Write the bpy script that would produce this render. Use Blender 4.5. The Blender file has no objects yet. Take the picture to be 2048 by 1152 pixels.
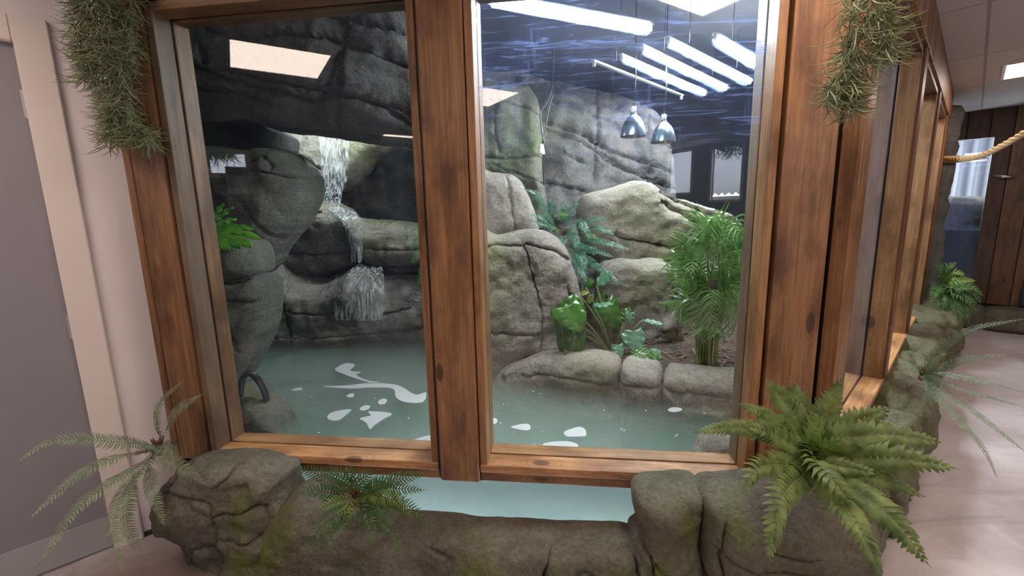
import bpy, bmesh, math, random
import numpy as np
from mathutils import Vector, Matrix, noise
from mathutils.geometry import delaunay_2d_cdt

S = bpy.context.scene
COL = S.collection
random.seed(7)

# ------------------------------------------------------------------ camera
FPX, CX, CY, CAMH = 866.0, 1024.0, 576.0, 1.45
PITCH = math.atan(FPX / 5025.3)
ROLL = math.atan(116 / 5024.0)
_f = Vector((0, math.cos(PITCH), -math.sin(PITCH)))
_r0 = Vector((1, 0, 0))
_u0 = _r0.cross(_f)
_r = _r0 * math.cos(ROLL) - _u0 * math.sin(ROLL)
_u = _u0 * math.cos(ROLL) + _r0 * math.sin(ROLL)
CAM = Vector((0, 0, CAMH))
cd = bpy.data.cameras.new('camera')
cam = bpy.data.objects.new('camera', cd)
COL.objects.link(cam)
cd.sensor_width = 36.0
cd.lens = 36.0 * FPX / 2048.0
cd.clip_start = 0.02
cam.matrix_world = Matrix(((_r.x, _u.x, -_f.x, 0), (_r.y, _u.y, -_f.y, 0), (_r.z, _u.z, -_f.z, CAMH), (0, 0, 0, 1)))
S.camera = cam

# ------------------------------------------------------------------ world, exposure
S.view_settings.view_transform = 'Standard'
S.view_settings.look = 'None'
S.view_settings.gamma = 1.0
S.view_settings.use_curve_mapping = False
S.view_settings.exposure = 0.55
w = bpy.data.worlds.new('world')
S.world = w
w.use_nodes = True
w.node_tree.nodes['Background'].inputs[0].default_value = (0.80, 0.88, 1.0, 1)
w.node_tree.nodes['Background'].inputs[1].default_value = 15.0
cy = S.cycles
cy.max_bounces = 8
cy.diffuse_bounces = 3
cy.glossy_bounces = 3
cy.transmission_bounces = 4
cy.volume_bounces = 3
cy.transparent_max_bounces = 16
cy.caustics_reflective = False
cy.caustics_refractive = False
cy.sample_clamp_indirect = 4.0
cy.use_adaptive_sampling = True
cy.adaptive_threshold = 0.02

TUBE_W = 130.0      # strength of the enclosure tubes
PANEL_W = 10.5      # strength of the visitor-side ceiling panels

# ------------------------------------------------------------------ geometry helpers
def ray(px, py):
    return (_f * FPX + _r * (px - CX) + _u * (CY - py)).normalized()
def at(px, py, Y):
    d = ray(px, py)
    return CAM + d * (Y / d.y)
def atz(px, py, z):
    d = ray(px, py)
    return CAM + d * ((z - CAMH) / d.z)
def onp(px, py, p0, n, org=None, d=None):
    d = ray(px, py)
    return CAM + d * ((p0 - CAM).dot(n) / d.dot(n))

O0 = Vector((-1.5, 1.8, 0))
_a = math.radians(97.2)
dF = Vector((math.sin(_a), math.cos(_a), 0))
nI = Vector((-dF.y, dF.x, 0))                       # into the enclosure
def FW(s, t, z): return O0 + dF * s + nI * t + Vector((0, 0, z))
_b = math.radians(46.6)
dS = Vector((math.sin(_b), math.cos(_b), 0))
nS = Vector((-dS.y, dS.x, 0))                       # into the enclosure
SC = FW(2.6, 0, 0)
def SW(u, t, z): return SC + dS * u + nS * (t - 0.06) + Vector((0, 0, z))
WL = Vector((-1.749, 1.799, 0))
def LW(u, t, z): return WL + dS * u - nS * t + Vector((0, 0, z))     # t out of the wall into the room
ZC = 2.50                                            # ceiling of the visitor room

def link(name, me, mat=None, parent=None):
    o = bpy.data.objects.new(name, me)
    COL.objects.link(o)
    if mat is not None and len(me.materials) == 0:
        for m in (mat if isinstance(mat, (list, tuple)) else [mat]):
            me.materials.append(m)
    if parent is not None:
        o.parent = parent
        o.matrix_parent_inverse = parent.matrix_world.inverted()
    return o
def tag(o, label=None, cat=None, group=None, kind=None):
    if label: o['label'] = label
    if cat: o['category'] = cat
    if group: o['group'] = group
    if kind: o['kind'] = kind
    return o
def empty(name, loc, label=None, cat=None, group=None, kind=None):
    o = bpy.data.objects.new(name, None)
    COL.objects.link(o)
    o.location = loc
    o.empty_display_size = 0.1
    bpy.context.view_layer.update()
    o.matrix_world = Matrix.Translation(loc)
    return tag(o, label, cat, group, kind)
def finish(bm, name, mat, parent=None, smooth=False):
    me = bpy.data.meshes.new(name)
    bm.to_mesh(me)
    bm.free()
    if smooth:
        me.polygons.foreach_set('use_smooth', [True] * len(me.polygons))
    return link(name, me, mat, parent)

def board(name, p0, A, B, Cc, mat, parent=None, bev=0.003, col=1.0):
    """box from corner p0, edges A (grain), B, C; with grain coordinates"""
    bm = bmesh.new()
    off = Vector((random.uniform(0, 40), random.uniform(0, 40), random.uniform(0, 40)))
    la = A.length
    na = max(1, int(la / 0.5))
    L = []
    vs = {}
    for i in range(na + 1):
        for j in (0, 1):
            for k in (0, 1):
                vs[i, j, k] = bm.verts.new(p0 + A * (i / na) + B * j + Cc * k)
    for i in range(na):
        for (a, b) in (((0, 0), (1, 0)), ((1, 0), (1, 1)), ((1, 1), (0, 1)), ((0, 1), (0, 0))):
            bm.faces.new((vs[i, a[0], a[1]], vs[i, b[0], b[1]], vs[i + 1, b[0], b[1]], vs[i + 1, a[0], a[1]]))
    bm.faces.new((vs[0, 0, 0], vs[0, 0, 1], vs[0, 1, 1], vs[0, 1, 0]))
    bm.faces.new((vs[na, 0, 0], vs[na, 1, 0], vs[na, 1, 1], vs[na, 0, 1]))
    bmesh.ops.recalc_face_normals(bm, faces=bm.faces)
    if bev > 0:
        eds = [e for e in bm.edges if e.calc_face_angle(0) > 0.5]
        bmesh.ops.bevel(bm, geom=eds, offset=bev, segments=2, affect='EDGES', profile=0.5)
    me = bpy.data.meshes.new(name)
    bm.to_mesh(me)
    bm.free()
    at_ = me.attributes.new('gc', 'FLOAT_VECTOR', 'POINT')
    an, bn, cn = A.normalized(), B.normalized(), Cc.normalized()
    buf = []
    for v in me.vertices:
        q = v.co - p0
        buf += [q.dot(an) + off.x, q.dot(bn) + off.y, q.dot(cn) + off.z]
    at_.data.foreach_set('vector', buf)
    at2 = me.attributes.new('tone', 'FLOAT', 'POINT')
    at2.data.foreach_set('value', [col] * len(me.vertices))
    return link(name, me, mat, parent)

def catmull(pts, n=6, closed=False):
    P = [Vector(p) for p in pts]
    out = []
    m = len(P)
    rng = range(m if closed else m - 1)
    for i in rng:
        if closed:
            a, b, c, d = P[(i - 1) % m], P[i], P[(i + 1) % m], P[(i + 2) % m]
        else:
            b, c = P[i], P[i + 1]
            a = P[i - 1] if i > 0 else b * 2 - c
            d = P[i + 2] if i + 2 < m else c * 2 - b
        for k in range(n):
            t = k / n
            out.append(0.5 * ((2 * b) + (c - a) * t + (2 * a - 5 * b + 4 * c - d) * t * t + (3 * b - a - 3 * c + d) * t ** 3))
    if not closed:
        out.append(P[-1].copy())
    return out
def resample(pts, step):
    out = [pts[0].copy()]
    acc = 0.0
    for a, b in zip(pts[:-1], pts[1:]):
        l = (b - a).length
        if l < 1e-9: continue
        while acc + l >= step:
            t = (step - acc) / l
            a = a.lerp(b, t)
            out.append(a.copy())
            l = (b - a).length
            acc = 0.0
        acc += l
    return out

def tube_bm(bm, pts, r, seg=8, cap=True, mi=0):
    """swept tube; r is a number or a list"""
    n = len(pts)
    rs = r if isinstance(r, (list, tuple)) else [r] * n
    rings = []
    up = Vector((0, 0, 1))
    T0 = (pts[1] - pts[0]).normalized()
    side = T0.cross(up)
    if side.length < 1e-3: side = T0.cross(Vector((1, 0, 0)))
    side.normalize()
    for i in range(n):
        T = (pts[min(i + 1, n - 1)] - pts[max(i - 1, 0)]).normalized()
        side = (side - T * side.dot(T))
        if side.length < 1e-6: side = T.orthogonal()
        side.normalize()
        nn = T.cross(side)
        rings.append([bm.verts.new(pts[i] + (side * math.cos(2 * math.pi * k / seg) + nn * math.sin(2 * math.pi * k / seg)) * rs[i]) for k in range(seg)])
    for a, b in zip(rings[:-1], rings[1:]):
        for k in range(seg):
            f = bm.faces.new((a[k], a[(k + 1) % seg], b[(k + 1) % seg], b[k]))
            f.smooth = True
            f.material_index = mi
    if cap and seg > 2:
        bm.faces.new(rings[0][::-1]).material_index = mi
        bm.faces.new(rings[-1]).material_index = mi
    return rings
def lathe_bm(bm, prof, org, axis=Vector((0, 0, 1)), seg=32):
    ax = axis.normalized()
    s1 = ax.orthogonal().normalized()
    s2 = ax.cross(s1)
    rings = []
    for (r, h) in prof:
        rings.append([bm.verts.new(org + ax * h + (s1 * math.cos(2 * math.pi * k / seg) + s2 * math.sin(2 * math.pi * k / seg)) * max(r, 1e-4)) for k in range(seg)])
    for a, b in zip(rings[:-1], rings[1:]):
        for k in range(seg):
            f = bm.faces.new((a[k], a[(k + 1) % seg], b[(k + 1) % seg], b[k]))
            f.smooth = True
def box_bm(bm, p0, A, B, Cc):
    v = [bm.verts.new(p0 + A * i + B * j + Cc * k) for i in (0, 1) for j in (0, 1) for k in (0, 1)]
    for q in ((0, 1, 3, 2), (4, 6, 7, 5), (0, 4, 5, 1), (2, 3, 7, 6), (0, 2, 6, 4), (1, 5, 7, 3)):
        bm.faces.new([v[i] for i in q])
    bmesh.ops.recalc_face_normals(bm, faces=bm.faces)
def box(name, p0, A, B, Cc, mat, parent=None, bev=0.0):
    bm = bmesh.new()
    box_bm(bm, p0, A, B, Cc)
    if bev: bmesh.ops.bevel(bm, geom=list(bm.edges), offset=bev, segments=2, affect='EDGES', profile=0.5)
    return finish(bm, name, mat, parent)

# ------------------------------------------------------------------ node helpers
class N:
    def __init__(s, name):
        s.m = bpy.data.materials.new(name)
        s.m.use_nodes = True
        s.t = s.m.node_tree
        s.t.nodes.clear()
        s.out = s.t.nodes.new('ShaderNodeOutputMaterial')
    def n(s, typ, ins=None, **kw):
        nd = s.t.nodes.new('ShaderNode' + typ)
        for k, v in kw.items(): setattr(nd, k, v)
        if ins:
            for k, v in ins.items():
                sock = nd.inputs[k]
                if isinstance(v, bpy.types.NodeSocket): s.t.links.new(v, sock)
                else: sock.default_value = v
        return nd
    def math(s, op, a, b=0.0, clamp=False):
        nd = s.n('Math', {0: a, 1: b}, operation=op)
        nd.use_clamp = clamp
        return nd.outputs[0]
    def mix(s, f, a, b, typ='MIX'):
        nd = s.n('Mix', data_type='RGBA', blend_type=typ)
        for k, v in ((0, f), (6, a), (7, b)):
            if isinstance(v, bpy.types.NodeSocket): s.t.links.new(v, nd.inputs[k])
            else: nd.inputs[k].default_value = v if k == 0 else (*v, 1) if len(v) == 3 else v
        return nd.outputs[2]
    def ramp(s, f, stops, interp='LINEAR'):
        nd = s.n('ValToRGB', {0: f})
        cr = nd.color_ramp
        cr.interpolation = interp
        while len(cr.elements) < len(stops): cr.elements.new(0.5)
        for e, (p, c) in zip(cr.elements, stops):
            e.position = p
            e.color = (c, c, c, 1) if not isinstance(c, (tuple, list)) else (*c, 1)
        return nd.outputs[0]
    def noise(s, vec, scale, detail=4, rough=0.55, dist=0.0):
        return s.n('TexNoise', {'Vector': vec, 'Scale': scale, 'Detail': detail, 'Roughness': rough, 'Distortion': dist}).outputs[0]
    def bump(s, h, strength=0.5, dist=0.01, nrm=None):
        i = {'Height': h, 'Strength': strength, 'Distance': dist}
        if nrm is not None: i['Normal'] = nrm
        return s.n('Bump', i).outputs[0]
    def pos(s):
        return s.n('NewGeometry').outputs['Position']
    def attr(s, name, out='Fac'):
        nd = s.n('Attribute')
        nd.attribute_name = name
        return nd.outputs[out]
    def bsdf(s, **kw):
        b = s.n('BsdfPrincipled')
        for k, v in kw.items():
            sock = b.inputs[k.replace('_', ' ')]
            if isinstance(v, bpy.types.NodeSocket): s.t.links.new(v, sock)
            elif isinstance(v, (tuple, list)) and len(v) == 3: sock.default_value = (*v, 1)
            else: sock.default_value = v
        return b.outputs[0]
    def end(s, sh):
        s.t.links.new(sh, s.out.inputs[0])
        return s.m

def flat(name, col, rough=0.5, metal=0.0, spec=0.5):
    n = N(name)
    p = n.pos()
    v = n.noise(p, 9, 3)
    c = n.mix(n.math('MULTIPLY', v, 0.25), col, tuple(x * 0.8 for x in col))
    return n.end(n.bsdf(Base_Color=c, Roughness=rough, Metallic=metal, Specular_IOR_Level=spec))

def wood(name, dark, mid, light, rough=0.5, grey=0.0):
    n = N(name)
    gc = n.attr('gc', 'Vector')
    tone = n.attr('tone')
    mp = n.n('Mapping', {'Vector': gc, 'Scale': (1.2, 14, 14)}).outputs[0]
    g1 = n.noise(mp, 1.6, 6, 0.62, 0.6)
    mp2 = n.n('Mapping', {'Vector': gc, 'Scale': (2.5, 70, 70)}).outputs[0]
    g2 = n.noise(mp2, 1.4, 5, 0.6, 0.3)
    blot = n.noise(n.n('Mapping', {'Vector': gc, 'Scale': (2.2, 5, 5)}).outputs[0], 1.5, 4, 0.6)
    # knots: cells stretched along the grain
    kv = n.n('TexVoronoi', {'Vector': n.n('Mapping', {'Vector': gc, 'Scale': (3.3, 9.5, 6)}).outputs[0], 'Scale': 1.0, 'Randomness': 1.0})
    kd = kv.outputs[0]
    sel = n.math('GREATER_THAN', n.n('SeparateColor', {0: kv.outputs[1]}).outputs[0], 0.62)
    knot = n.math('MULTIPLY', n.ramp(kd, [(0.0, 1.0), (0.09, 0.95), (0.17, 0.0)]), sel)
    ring = n.math('SINE', n.math('MULTIPLY', kd, 70.0))
    ringm = n.math('MULTIPLY', n.math('MULTIPLY', n.math('ADD', n.math('MULTIPLY', ring, 0.5), 0.5), n.ramp(kd, [(0.1, 1.0), (0.42, 0.0)])), sel)
    c = n.mix(n.ramp(g1, [(0.34, 0.0), (0.66, 1.0)]), mid, light)
    c = n.mix(n.ramp(g2, [(0.42, 0.38), (0.62, 0.0)]), c, dark)
    c = n.mix(n.ramp(blot, [(0.46, 0.0), (0.68, 0.85)]), c, dark)
    c = n.mix(n.math('MULTIPLY', ringm, 0.45), c, dark)
    c = n.mix(n.math('MULTIPLY', knot, 0.85), c, tuple(x * 0.45 for x in dark))
    if grey > 0:
        gr = n.ramp(n.noise(n.n('Mapping', {'Vector': gc, 'Scale': (1.3, 6, 6)}).outputs[0], 1.1, 4), [(0.3, 1.0), (0.62, 0.15)])
        c = n.mix(n.math('MULTIPLY', gr, grey), c, (0.20, 0.165, 0.125))
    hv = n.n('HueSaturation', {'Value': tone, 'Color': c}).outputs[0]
    h = n.math('ADD', g1, n.math('MULTIPLY', g2, 0.5))
    return n.end(n.bsdf(Base_Color=hv, Roughness=n.ramp(g2, [(0.3, rough + .12), (0.7, rough - .06)]), Normal=n.bump(h, 0.35, 0.004), Coat_Weight=0.12, Coat_Roughness=0.35))

def rock(name, a, b, c3, moss=(0.16, 0.19, 0.045), warm=(0.30, 0.21, 0.17), rough=0.75, scale=1.0, bumpd=0.012, mossy=0.25, wet=False):
    n = N(name)
    p = n.pos()
    big = n.noise(p, 1.7 * scale, 5, 0.6, 0.5)
    mid = n.noise(p, 7 * scale, 6, 0.65, 0.4)
    fine = n.noise(p, 55 * scale, 5, 0.7)
    gr = n.noise(p, 260, 2, 0.6)
    strata = n.noise(n.n('Mapping', {'Vector': p, 'Rotation': (0.0, 0.25, 0.3), 'Scale': (1.5, 1.5, 16)}).outputs[0], 1.6, 5, 0.62, 0.7)
    col = n.mix(n.ramp(big, [(0.35, 0.0), (0.65, 1.0)]), a, b)
    col = n.mix(n.ramp(mid, [(0.42, 0.0), (0.68, 0.7)]), col, c3)
    streak = n.noise(n.n('Mapping', {'Vector': p, 'Scale': (9, 9, 1.2)}).outputs[0], 1.3, 5, 0.65, 0.8)
    col = n.mix(n.ramp(streak, [(0.52, 0.0), (0.7, 0.45)]), col, tuple(x * 0.6 for x in a))
    col = n.mix(n.ramp(n.noise(p, 3.1, 4, 0.6, 0.8), [(0.54, 0.0), (0.72, 0.6)]), col, warm)
    col = n.mix(n.ramp(strata, [(0.30, 0.35), (0.42, 0.0)]), col, tuple(x * 0.6 for x in a))
    at1 = n.attr('moss')
    mm = n.math('ADD', n.math('MULTIPLY', n.ramp(n.noise(p, 2.6, 5, 0.65, 0.5), [(0.5, 0.0), (0.7, 1.0)]), mossy), n.math('MULTIPLY', at1, n.ramp(mid, [(0.25, 0.6), (0.6, 1.15)])), True)
    col = n.mix(mm, col, moss)
    col = n.mix(n.ramp(n.noise(p, 2.3, 6, 0.68, 1.1), [(0.52, 0.0), (0.62, 0.42)]), col, tuple(x * 0.5 for x in a))
    col = n.mix(n.ramp(fine, [(0.3, 0.6), (0.58, 0.0)]), col, tuple(x * 0.4 for x in a))
    col = n.mix(n.ramp(gr, [(0.6, 0.0), (0.75, 0.25)]), col, (0.5, 0.48, 0.44))
    h = n.math('ADD', n.math('MULTIPLY', mid, 1.0), n.math('ADD', n.math('MULTIPLY', fine, 0.22), n.math('ADD', n.math('MULTIPLY', strata, 0.22), n.math('MULTIPLY', gr, 0.05))))
    nrm = n.bump(h, 0.95, bumpd * 2.6)
    if wet:
        return n.end(n.bsdf(Base_Color=col, Roughness=n.ramp(mid, [(0.3, 0.12), (0.7, 0.4)]), Specular_IOR_Level=0.9, Normal=nrm))
    return n.end(n.bsdf(Base_Color=col, Roughness=rough, Specular_IOR_Level=0.35, Normal=nrm))

def leafmat(name, c1, c2, rough=0.4, trans=0.25, scale=30.0, attrname=None):
    n = N(name)
    p = n.pos()
    f = n.ramp(n.noise(p, scale, 3), [(0.35, 0.0), (0.65, 1.0)])
    col = n.mix(f, c1, c2)
    b = n.bsdf(Base_Color=col, Roughness=rough, Specular_IOR_Level=0.5)
    tr = n.n('BsdfTranslucent', {'Color': col}).outputs[0]
    ms = n.n('MixShader', {0: trans, 1: b, 2: tr}).outputs[0]
    return n.end(ms)

def emis(name, col, st):
    n = N(name)
    return n.end(n.n('Emission', {'Color': (*col, 1), 'Strength': st}).outputs[0])

M = {}
M['wood'] = wood('stained_pine', (0.065, 0.025, 0.010), (0.245, 0.110, 0.042), (0.39, 0.195, 0.085), 0.42)
M['wood_light'] = wood('light_stained_pine', (0.12, 0.048, 0.017), (0.36, 0.175, 0.068), (0.52, 0.285, 0.13), 0.42)
M['wood_grey'] = wood('weathered_pine', (0.06, 0.032, 0.02), (0.17, 0.09, 0.045), (0.27, 0.165, 0.09), 0.5, grey=0.75)
M['wood_dark'] = wood('dark_stained_timber', (0.028, 0.013, 0.008), (0.062, 0.028, 0.016), (0.095, 0.045, 0.026), 0.5)
M['rock_out'] = rock('visitor_side_rock', (0.115, 0.10, 0.08), (0.175, 0.155, 0.12), (0.235, 0.215, 0.17), moss=(0.16, 0.20, 0.035), mossy=0.3, warm=(0.19, 0.135, 0.10))
M['rock_in'] = rock('enclosure_rock', (0.235, 0.20, 0.172), (0.37, 0.325, 0.28), (0.48, 0.44, 0.38), moss=(0.29, 0.31, 0.13), mossy=0.15, warm=(0.38, 0.29, 0.25))
M['rock_back'] = rock('back_wall_rock', (0.085, 0.085, 0.088), (0.125, 0.116, 0.112), (0.17, 0.158, 0.15), moss=(0.13, 0.14, 0.06), mossy=0.12, warm=(0.19, 0.14, 0.12))
M['rock_green'] = rock('algae_stained_rock', (0.13, 0.135, 0.11), (0.17, 0.175, 0.14), (0.21, 0.21, 0.17), moss=(0.12, 0.145, 0.06), mossy=0.35)
M['rock_dark'] = rock('dark_slab_rock', (0.085, 0.09, 0.085), (0.13, 0.132, 0.125), (0.17, 0.17, 0.16), mossy=0.08, warm=(0.13, 0.12, 0.11))  # darker grey rock of the slab, cave wall and column
M['rock_wet'] = rock('wet_waterfall_rock', (0.13, 0.12, 0.095), (0.22, 0.205, 0.17), (0.31, 0.29, 0.23), moss=(0.22, 0.22, 0.09), mossy=0.4, wet=True)
M['black'] = flat('black_paint', (0.012, 0.013, 0.016), 0.7)
M['black_metal'] = flat('black_rubber', (0.015, 0.015, 0.016), 0.35)
M['white_paint'] = flat('cream_gloss_paint', (0.86, 0.77, 0.71), 0.35)
M['door'] = None
M['steel'] = flat('brushed_steel', (0.62, 0.60, 0.60), 0.32, 1.0)
M['kick'] = flat('satin_aluminium_plate', (0.50, 0.49, 0.50), 0.42, 0.55)
M['tube'] = emis('tube_glow', (0.87, 0.94, 1.0), TUBE_W)
M['panel'] = emis('panel_glow', (1.0, 0.80, 0.69), PANEL_W)

def plaster():
    n = N('pink_white_plaster')
    p = n.pos()
    a = n.noise(p, 150, 3)
    c = n.mix(n.ramp(n.noise(p, 1.5, 3), [(0.4, 0.0), (0.7, 1.0)]), (0.83, 0.755, 0.745), (0.87, 0.795, 0.785))
    return n.end(n.bsdf(Base_Color=c, Roughness=0.7, Normal=n.bump(a, 0.12, 0.002)))
M['plaster'] = plaster()
def doorm():
    n = N('lilac_grey_laminate')
    p = n.pos()
    a = n.noise(p, 420, 2)
    c = n.mix(a, (0.24, 0.22, 0.24), (0.31, 0.285, 0.305))
    return n.end(n.bsdf(Base_Color=c, Roughness=0.5, Normal=n.bump(a, 0.2, 0.001)))
M['door'] = doorm()
def floorm():
    n = N('sealed_concrete')
    p = n.pos()
    big = n.noise(p, 1.1, 6, 0.65, 1.2)
    mid = n.noise(p, 4.5, 6, 0.7, 1.5)
    st = n.noise(n.n('Mapping', {'Vector': p, 'Rotation': (0, 0, 0.6), 'Scale': (1, 6, 1)}).outputs[0], 1.3, 5, 0.6, 0.6)
    c = n.mix(n.ramp(big, [(0.35, 0.0), (0.65, 1.0)]), (0.42, 0.36, 0.36), (0.60, 0.54, 0.54))
    c = n.mix(n.ramp(mid, [(0.45, 0.0), (0.7, 0.55)]), c, (0.68, 0.63, 0.63))
    c = n.mix(n.ramp(st, [(0.58, 0.0), (0.72, 0.5)]), c, (0.25, 0.23, 0.235))
    # worn brown patch beside the rocks by the door
    d = n.n('VectorMath', {0: p, 1: (-1.30, 1.35, 0.0)}, operation='DISTANCE').outputs[1]
    dd = n.math('ADD', d, n.math('MULTIPLY', mid, 0.35))
    c = n.mix(n.ramp(dd, [(0.55, 0.85), (0.95, 0.0)]), c, (0.17, 0.115, 0.095))
    fine = n.noise(p, 60, 4)
    return n.end(n.bsdf(Base_Color=c, Roughness=n.ramp(mid, [(0.35, 0.32), (0.7, 0.6)]), Normal=n.bump(fine, 0.15, 0.003)))
M['floor'] = floorm()
def ceilm():
    n = N('ceiling_tiles')
    p = n.pos()
    rot = n.n('Mapping', {'Vector': p, 'Rotation': (0, 0, _b), 'Location': (0.06, 0.0, 0)}).outputs[0]   # aligned with the side wall
    br = n.n('TexBrick', {'Vector': rot, 'Color1': (0.55, 0.51, 0.50, 1), 'Color2': (0.58, 0.54, 0.53, 1), 'Mortar': (0.33, 0.31, 0.31, 1), 'Scale': 1.0, 'Mortar Size': 0.009, 'Mortar Smooth': 0.1, 'Brick Width': 0.6, 'Row Height': 1.2})
    br.offset = 0.0
    sp = n.noise(p, 120, 3)
    c = n.mix(n.ramp(sp, [(0.35, 0.35), (0.5, 0.0)]), br.outputs[0], (0.40, 0.37, 0.37))
    return n.end(n.bsdf(Base_Color=c, Roughness=0.85))
M['ceil'] = ceilm()
def glassm(name, haze=0.02, scratch=0.0, tint=(0.97, 0.99, 0.985)):
    """clean float glass as a thin sheet: straight-through light + mirror reflection, with a film of fine dirt"""
    n = N(name)
    p = n.pos()
    gm_ = n.n('NewGeometry')
    cosv = n.math('ABSOLUTE', n.n('VectorMath', {0: gm_.outputs['Normal'], 1: gm_.outputs['Incoming']}, operation='DOT_PRODUCT').outputs[1])
    sch = n.math('POWER', n.math('SUBTRACT', 1.0, cosv), 5.0)
    fr2 = n.math('ADD', n.math('MULTIPLY', sch, 0.5), 0.034, True)
    tr = n.n('BsdfTransparent', {'Color': (*tint, 1)}).outputs[0]
    gl = n.n('BsdfGlossy', {'Color': (1, 1, 1, 1), 'Roughness': 0.0}).outputs[0]
    base = n.n('MixShader', {0: fr2, 1: tr, 2: gl}).outputs[0]
    if scratch > 0:
        # fan of wiped, dried-on scratches in the upper part of the pane
        px = n.n('SeparateXYZ', {0: p}).outputs
        s1 = n.noise(n.n('Mapping', {'Vector': p, 'Rotation': (0, 0.12, 0.126), 'Scale': (2.0, 1, 34)}).outputs[0], 1.6, 7, 0.75, 1.1)
        s2 = n.noise(n.n('Mapping', {'Vector': p, 'Rotation': (0, -0.5, 0.126), 'Scale': (2.2, 1, 26)}).outputs[0], 1.4, 6, 0.75, 1.6)
        s3 = n.noise(n.n('Mapping', {'Vector': p, 'Rotation': (0, 0, 0), 'Scale': (40, 1, 3)}).outputs[0], 1.2, 6, 0.7, 0.8)
        a = n.math('ADD', n.ramp(s1, [(0.55, 0.0), (0.68, 1.0)]), n.math('ADD', n.math('MULTIPLY', n.ramp(s2, [(0.58, 0.0), (0.68, 1.0)]), 0.7), n.math('MULTIPLY', n.ramp(s3, [(0.58, 0.0), (0.72, 1.0)]), 0.35)))
        blot = n.ramp(n.noise(p, 3.2, 5, 0.6), [(0.33, 0.25), (0.65, 1.0)])
        hz = n.ramp(n.math('DIVIDE', px[2], 2.3), [(0.66, 0.0), (0.86, 1.0)])
        dirt = n.math('MULTIPLY', n.math('MULTIPLY', n.math('ADD', a, 0.14), blot), n.math('ADD', n.math('MULTIPLY', hz, scratch), haze), True)
    else:
        blot = n.ramp(n.noise(p, 3.0, 5, 0.65, 0.6), [(0.35, 0.4), (0.7, 1.3)])
        dirt = n.math('MULTIPLY', blot, haze)
    film = n.n('BsdfRefraction', {'Color': (0.32, 0.46, 1.0, 1), 'Roughness': 0.38, 'IOR': 1.02}).outputs[0]
    film2 = n.n('BsdfTranslucent', {'Color': (0.40, 0.52, 1.0, 1)}).outputs[0]
    fm = n.n('MixShader', {0: 0.5, 1: film, 2: film2}).outputs[0]
    return n.end(n.n('MixShader', {0: dirt, 1: base, 2: fm}).outputs[0])
M['glass'] = glassm('window_glass', 0.016)
M['glass_scratched'] = glassm('scratched_window_glass', 0.015, 0.42)
M['glass_tank'] = glassm('pool_glass', 0.03)
M['glass_side'] = glassm('side_window_glass', 0.03)
def waterm():
    n = N('milky_pool_water')
    p = n.pos()
    wv = n.noise(n.n('Mapping', {'Vector': p, 'Scale': (1, 1, 1)}).outputs[0], 6.0, 4, 0.5, 0.8)
    wv2 = n.noise(p, 28.0, 3, 0.5, 0.3)
    d = n.n('VectorMath', {0: p, 1: (-0.95, 3.55, 0.37)}, operation='DISTANCE').outputs[1]
    k = n.ramp(d, [(0.0, 1.0), (1.0, 0.12)])
    h = n.math('MULTIPLY', n.math('ADD', n.math('MULTIPLY', wv, 1.0), n.math('MULTIPLY', wv2, 0.35)), k)
    nrm = n.bump(h, 0.35, 0.02)
    tr = n.n('BsdfTransparent', {'Color': (0.95, 0.98, 0.97, 1)}).outputs[0]
    gmn = n.n('NewGeometry').outputs['Incoming']
    cosv = n.math('ABSOLUTE', n.n('VectorMath', {0: nrm, 1: gmn}, operation='DOT_PRODUCT').outputs[1])
    fr = n.math('ADD', n.math('MULTIPLY', n.math('POWER', n.math('SUBTRACT', 1.0, cosv, True), 5.0), 0.95), 0.025, True)
    gl = n.n('BsdfGlossy', {'Color': (1, 1, 1, 1), 'Roughness': 0.06, 'Normal': nrm}).outputs[0]
    vol(n)
    return n.end(n.n('MixShader', {0: fr, 1: tr, 2: gl}).outputs[0])
def vol(n):
    v = n.n('VolumeScatter', {'Color': (0.66, 0.86, 0.76, 1), 'Density': WATER_D, 'Anisotropy': 0.2}).outputs[0]
    ab = n.n('VolumeAbsorption', {'Color': (0.38, 0.82, 0.58, 1), 'Density': WATER_A}).outputs[0]
    n.t.links.new(n.n('AddShader', {0: v, 1: ab}).outputs[0], n.out.inputs['Volume'])
def waterside():
    n = N('pool_water_side')
    vol(n)
    return n.end(n.n('BsdfTransparent').outputs[0])
WATER_D, WATER_A = 2.5, 0.5
M['water_side'] = waterside()
M['water'] = waterm()
def sandm():
    n = N('pool_bed')
    p = n.pos()
    a = n.noise(p, 3, 4)
    c = n.mix(n.ramp(a, [(0.35, 0.0), (0.65, 1.0)]), (0.20, 0.25, 0.22), (0.29, 0.345, 0.30))
    c = n.mix(n.ramp(n.noise(p, 55, 4, 0.7), [(0.30, 0.8), (0.42, 0.0)]), c, (0.10, 0.14, 0.12))
    return n.end(n.bsdf(Base_Color=c, Roughness=0.9, Normal=n.bump(n.noise(p, 40, 4), 0.5, 0.01)))
M['sand'] = sandm()
def soilm():
    n = N('bark_mulch')
    p = n.pos()
    v = n.n('TexVoronoi', {'Vector': n.n('Mapping', {'Vector': p, 'Scale': (30, 70, 30)}).outputs[0], 'Scale': 1.0})
    c = n.mix(n.n('SeparateColor', {0: v.outputs[1]}).outputs[0], (0.035, 0.022, 0.016), (0.12, 0.072, 0.05))
    return n.end(n.bsdf(Base_Color=c, Roughness=0.95, Normal=n.bump(v.outputs[0], 1.0, 0.02)))
M['soil'] = soilm()
M['chip'] = flat('bark_chip', (0.19, 0.12, 0.085), 0.9)

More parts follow.
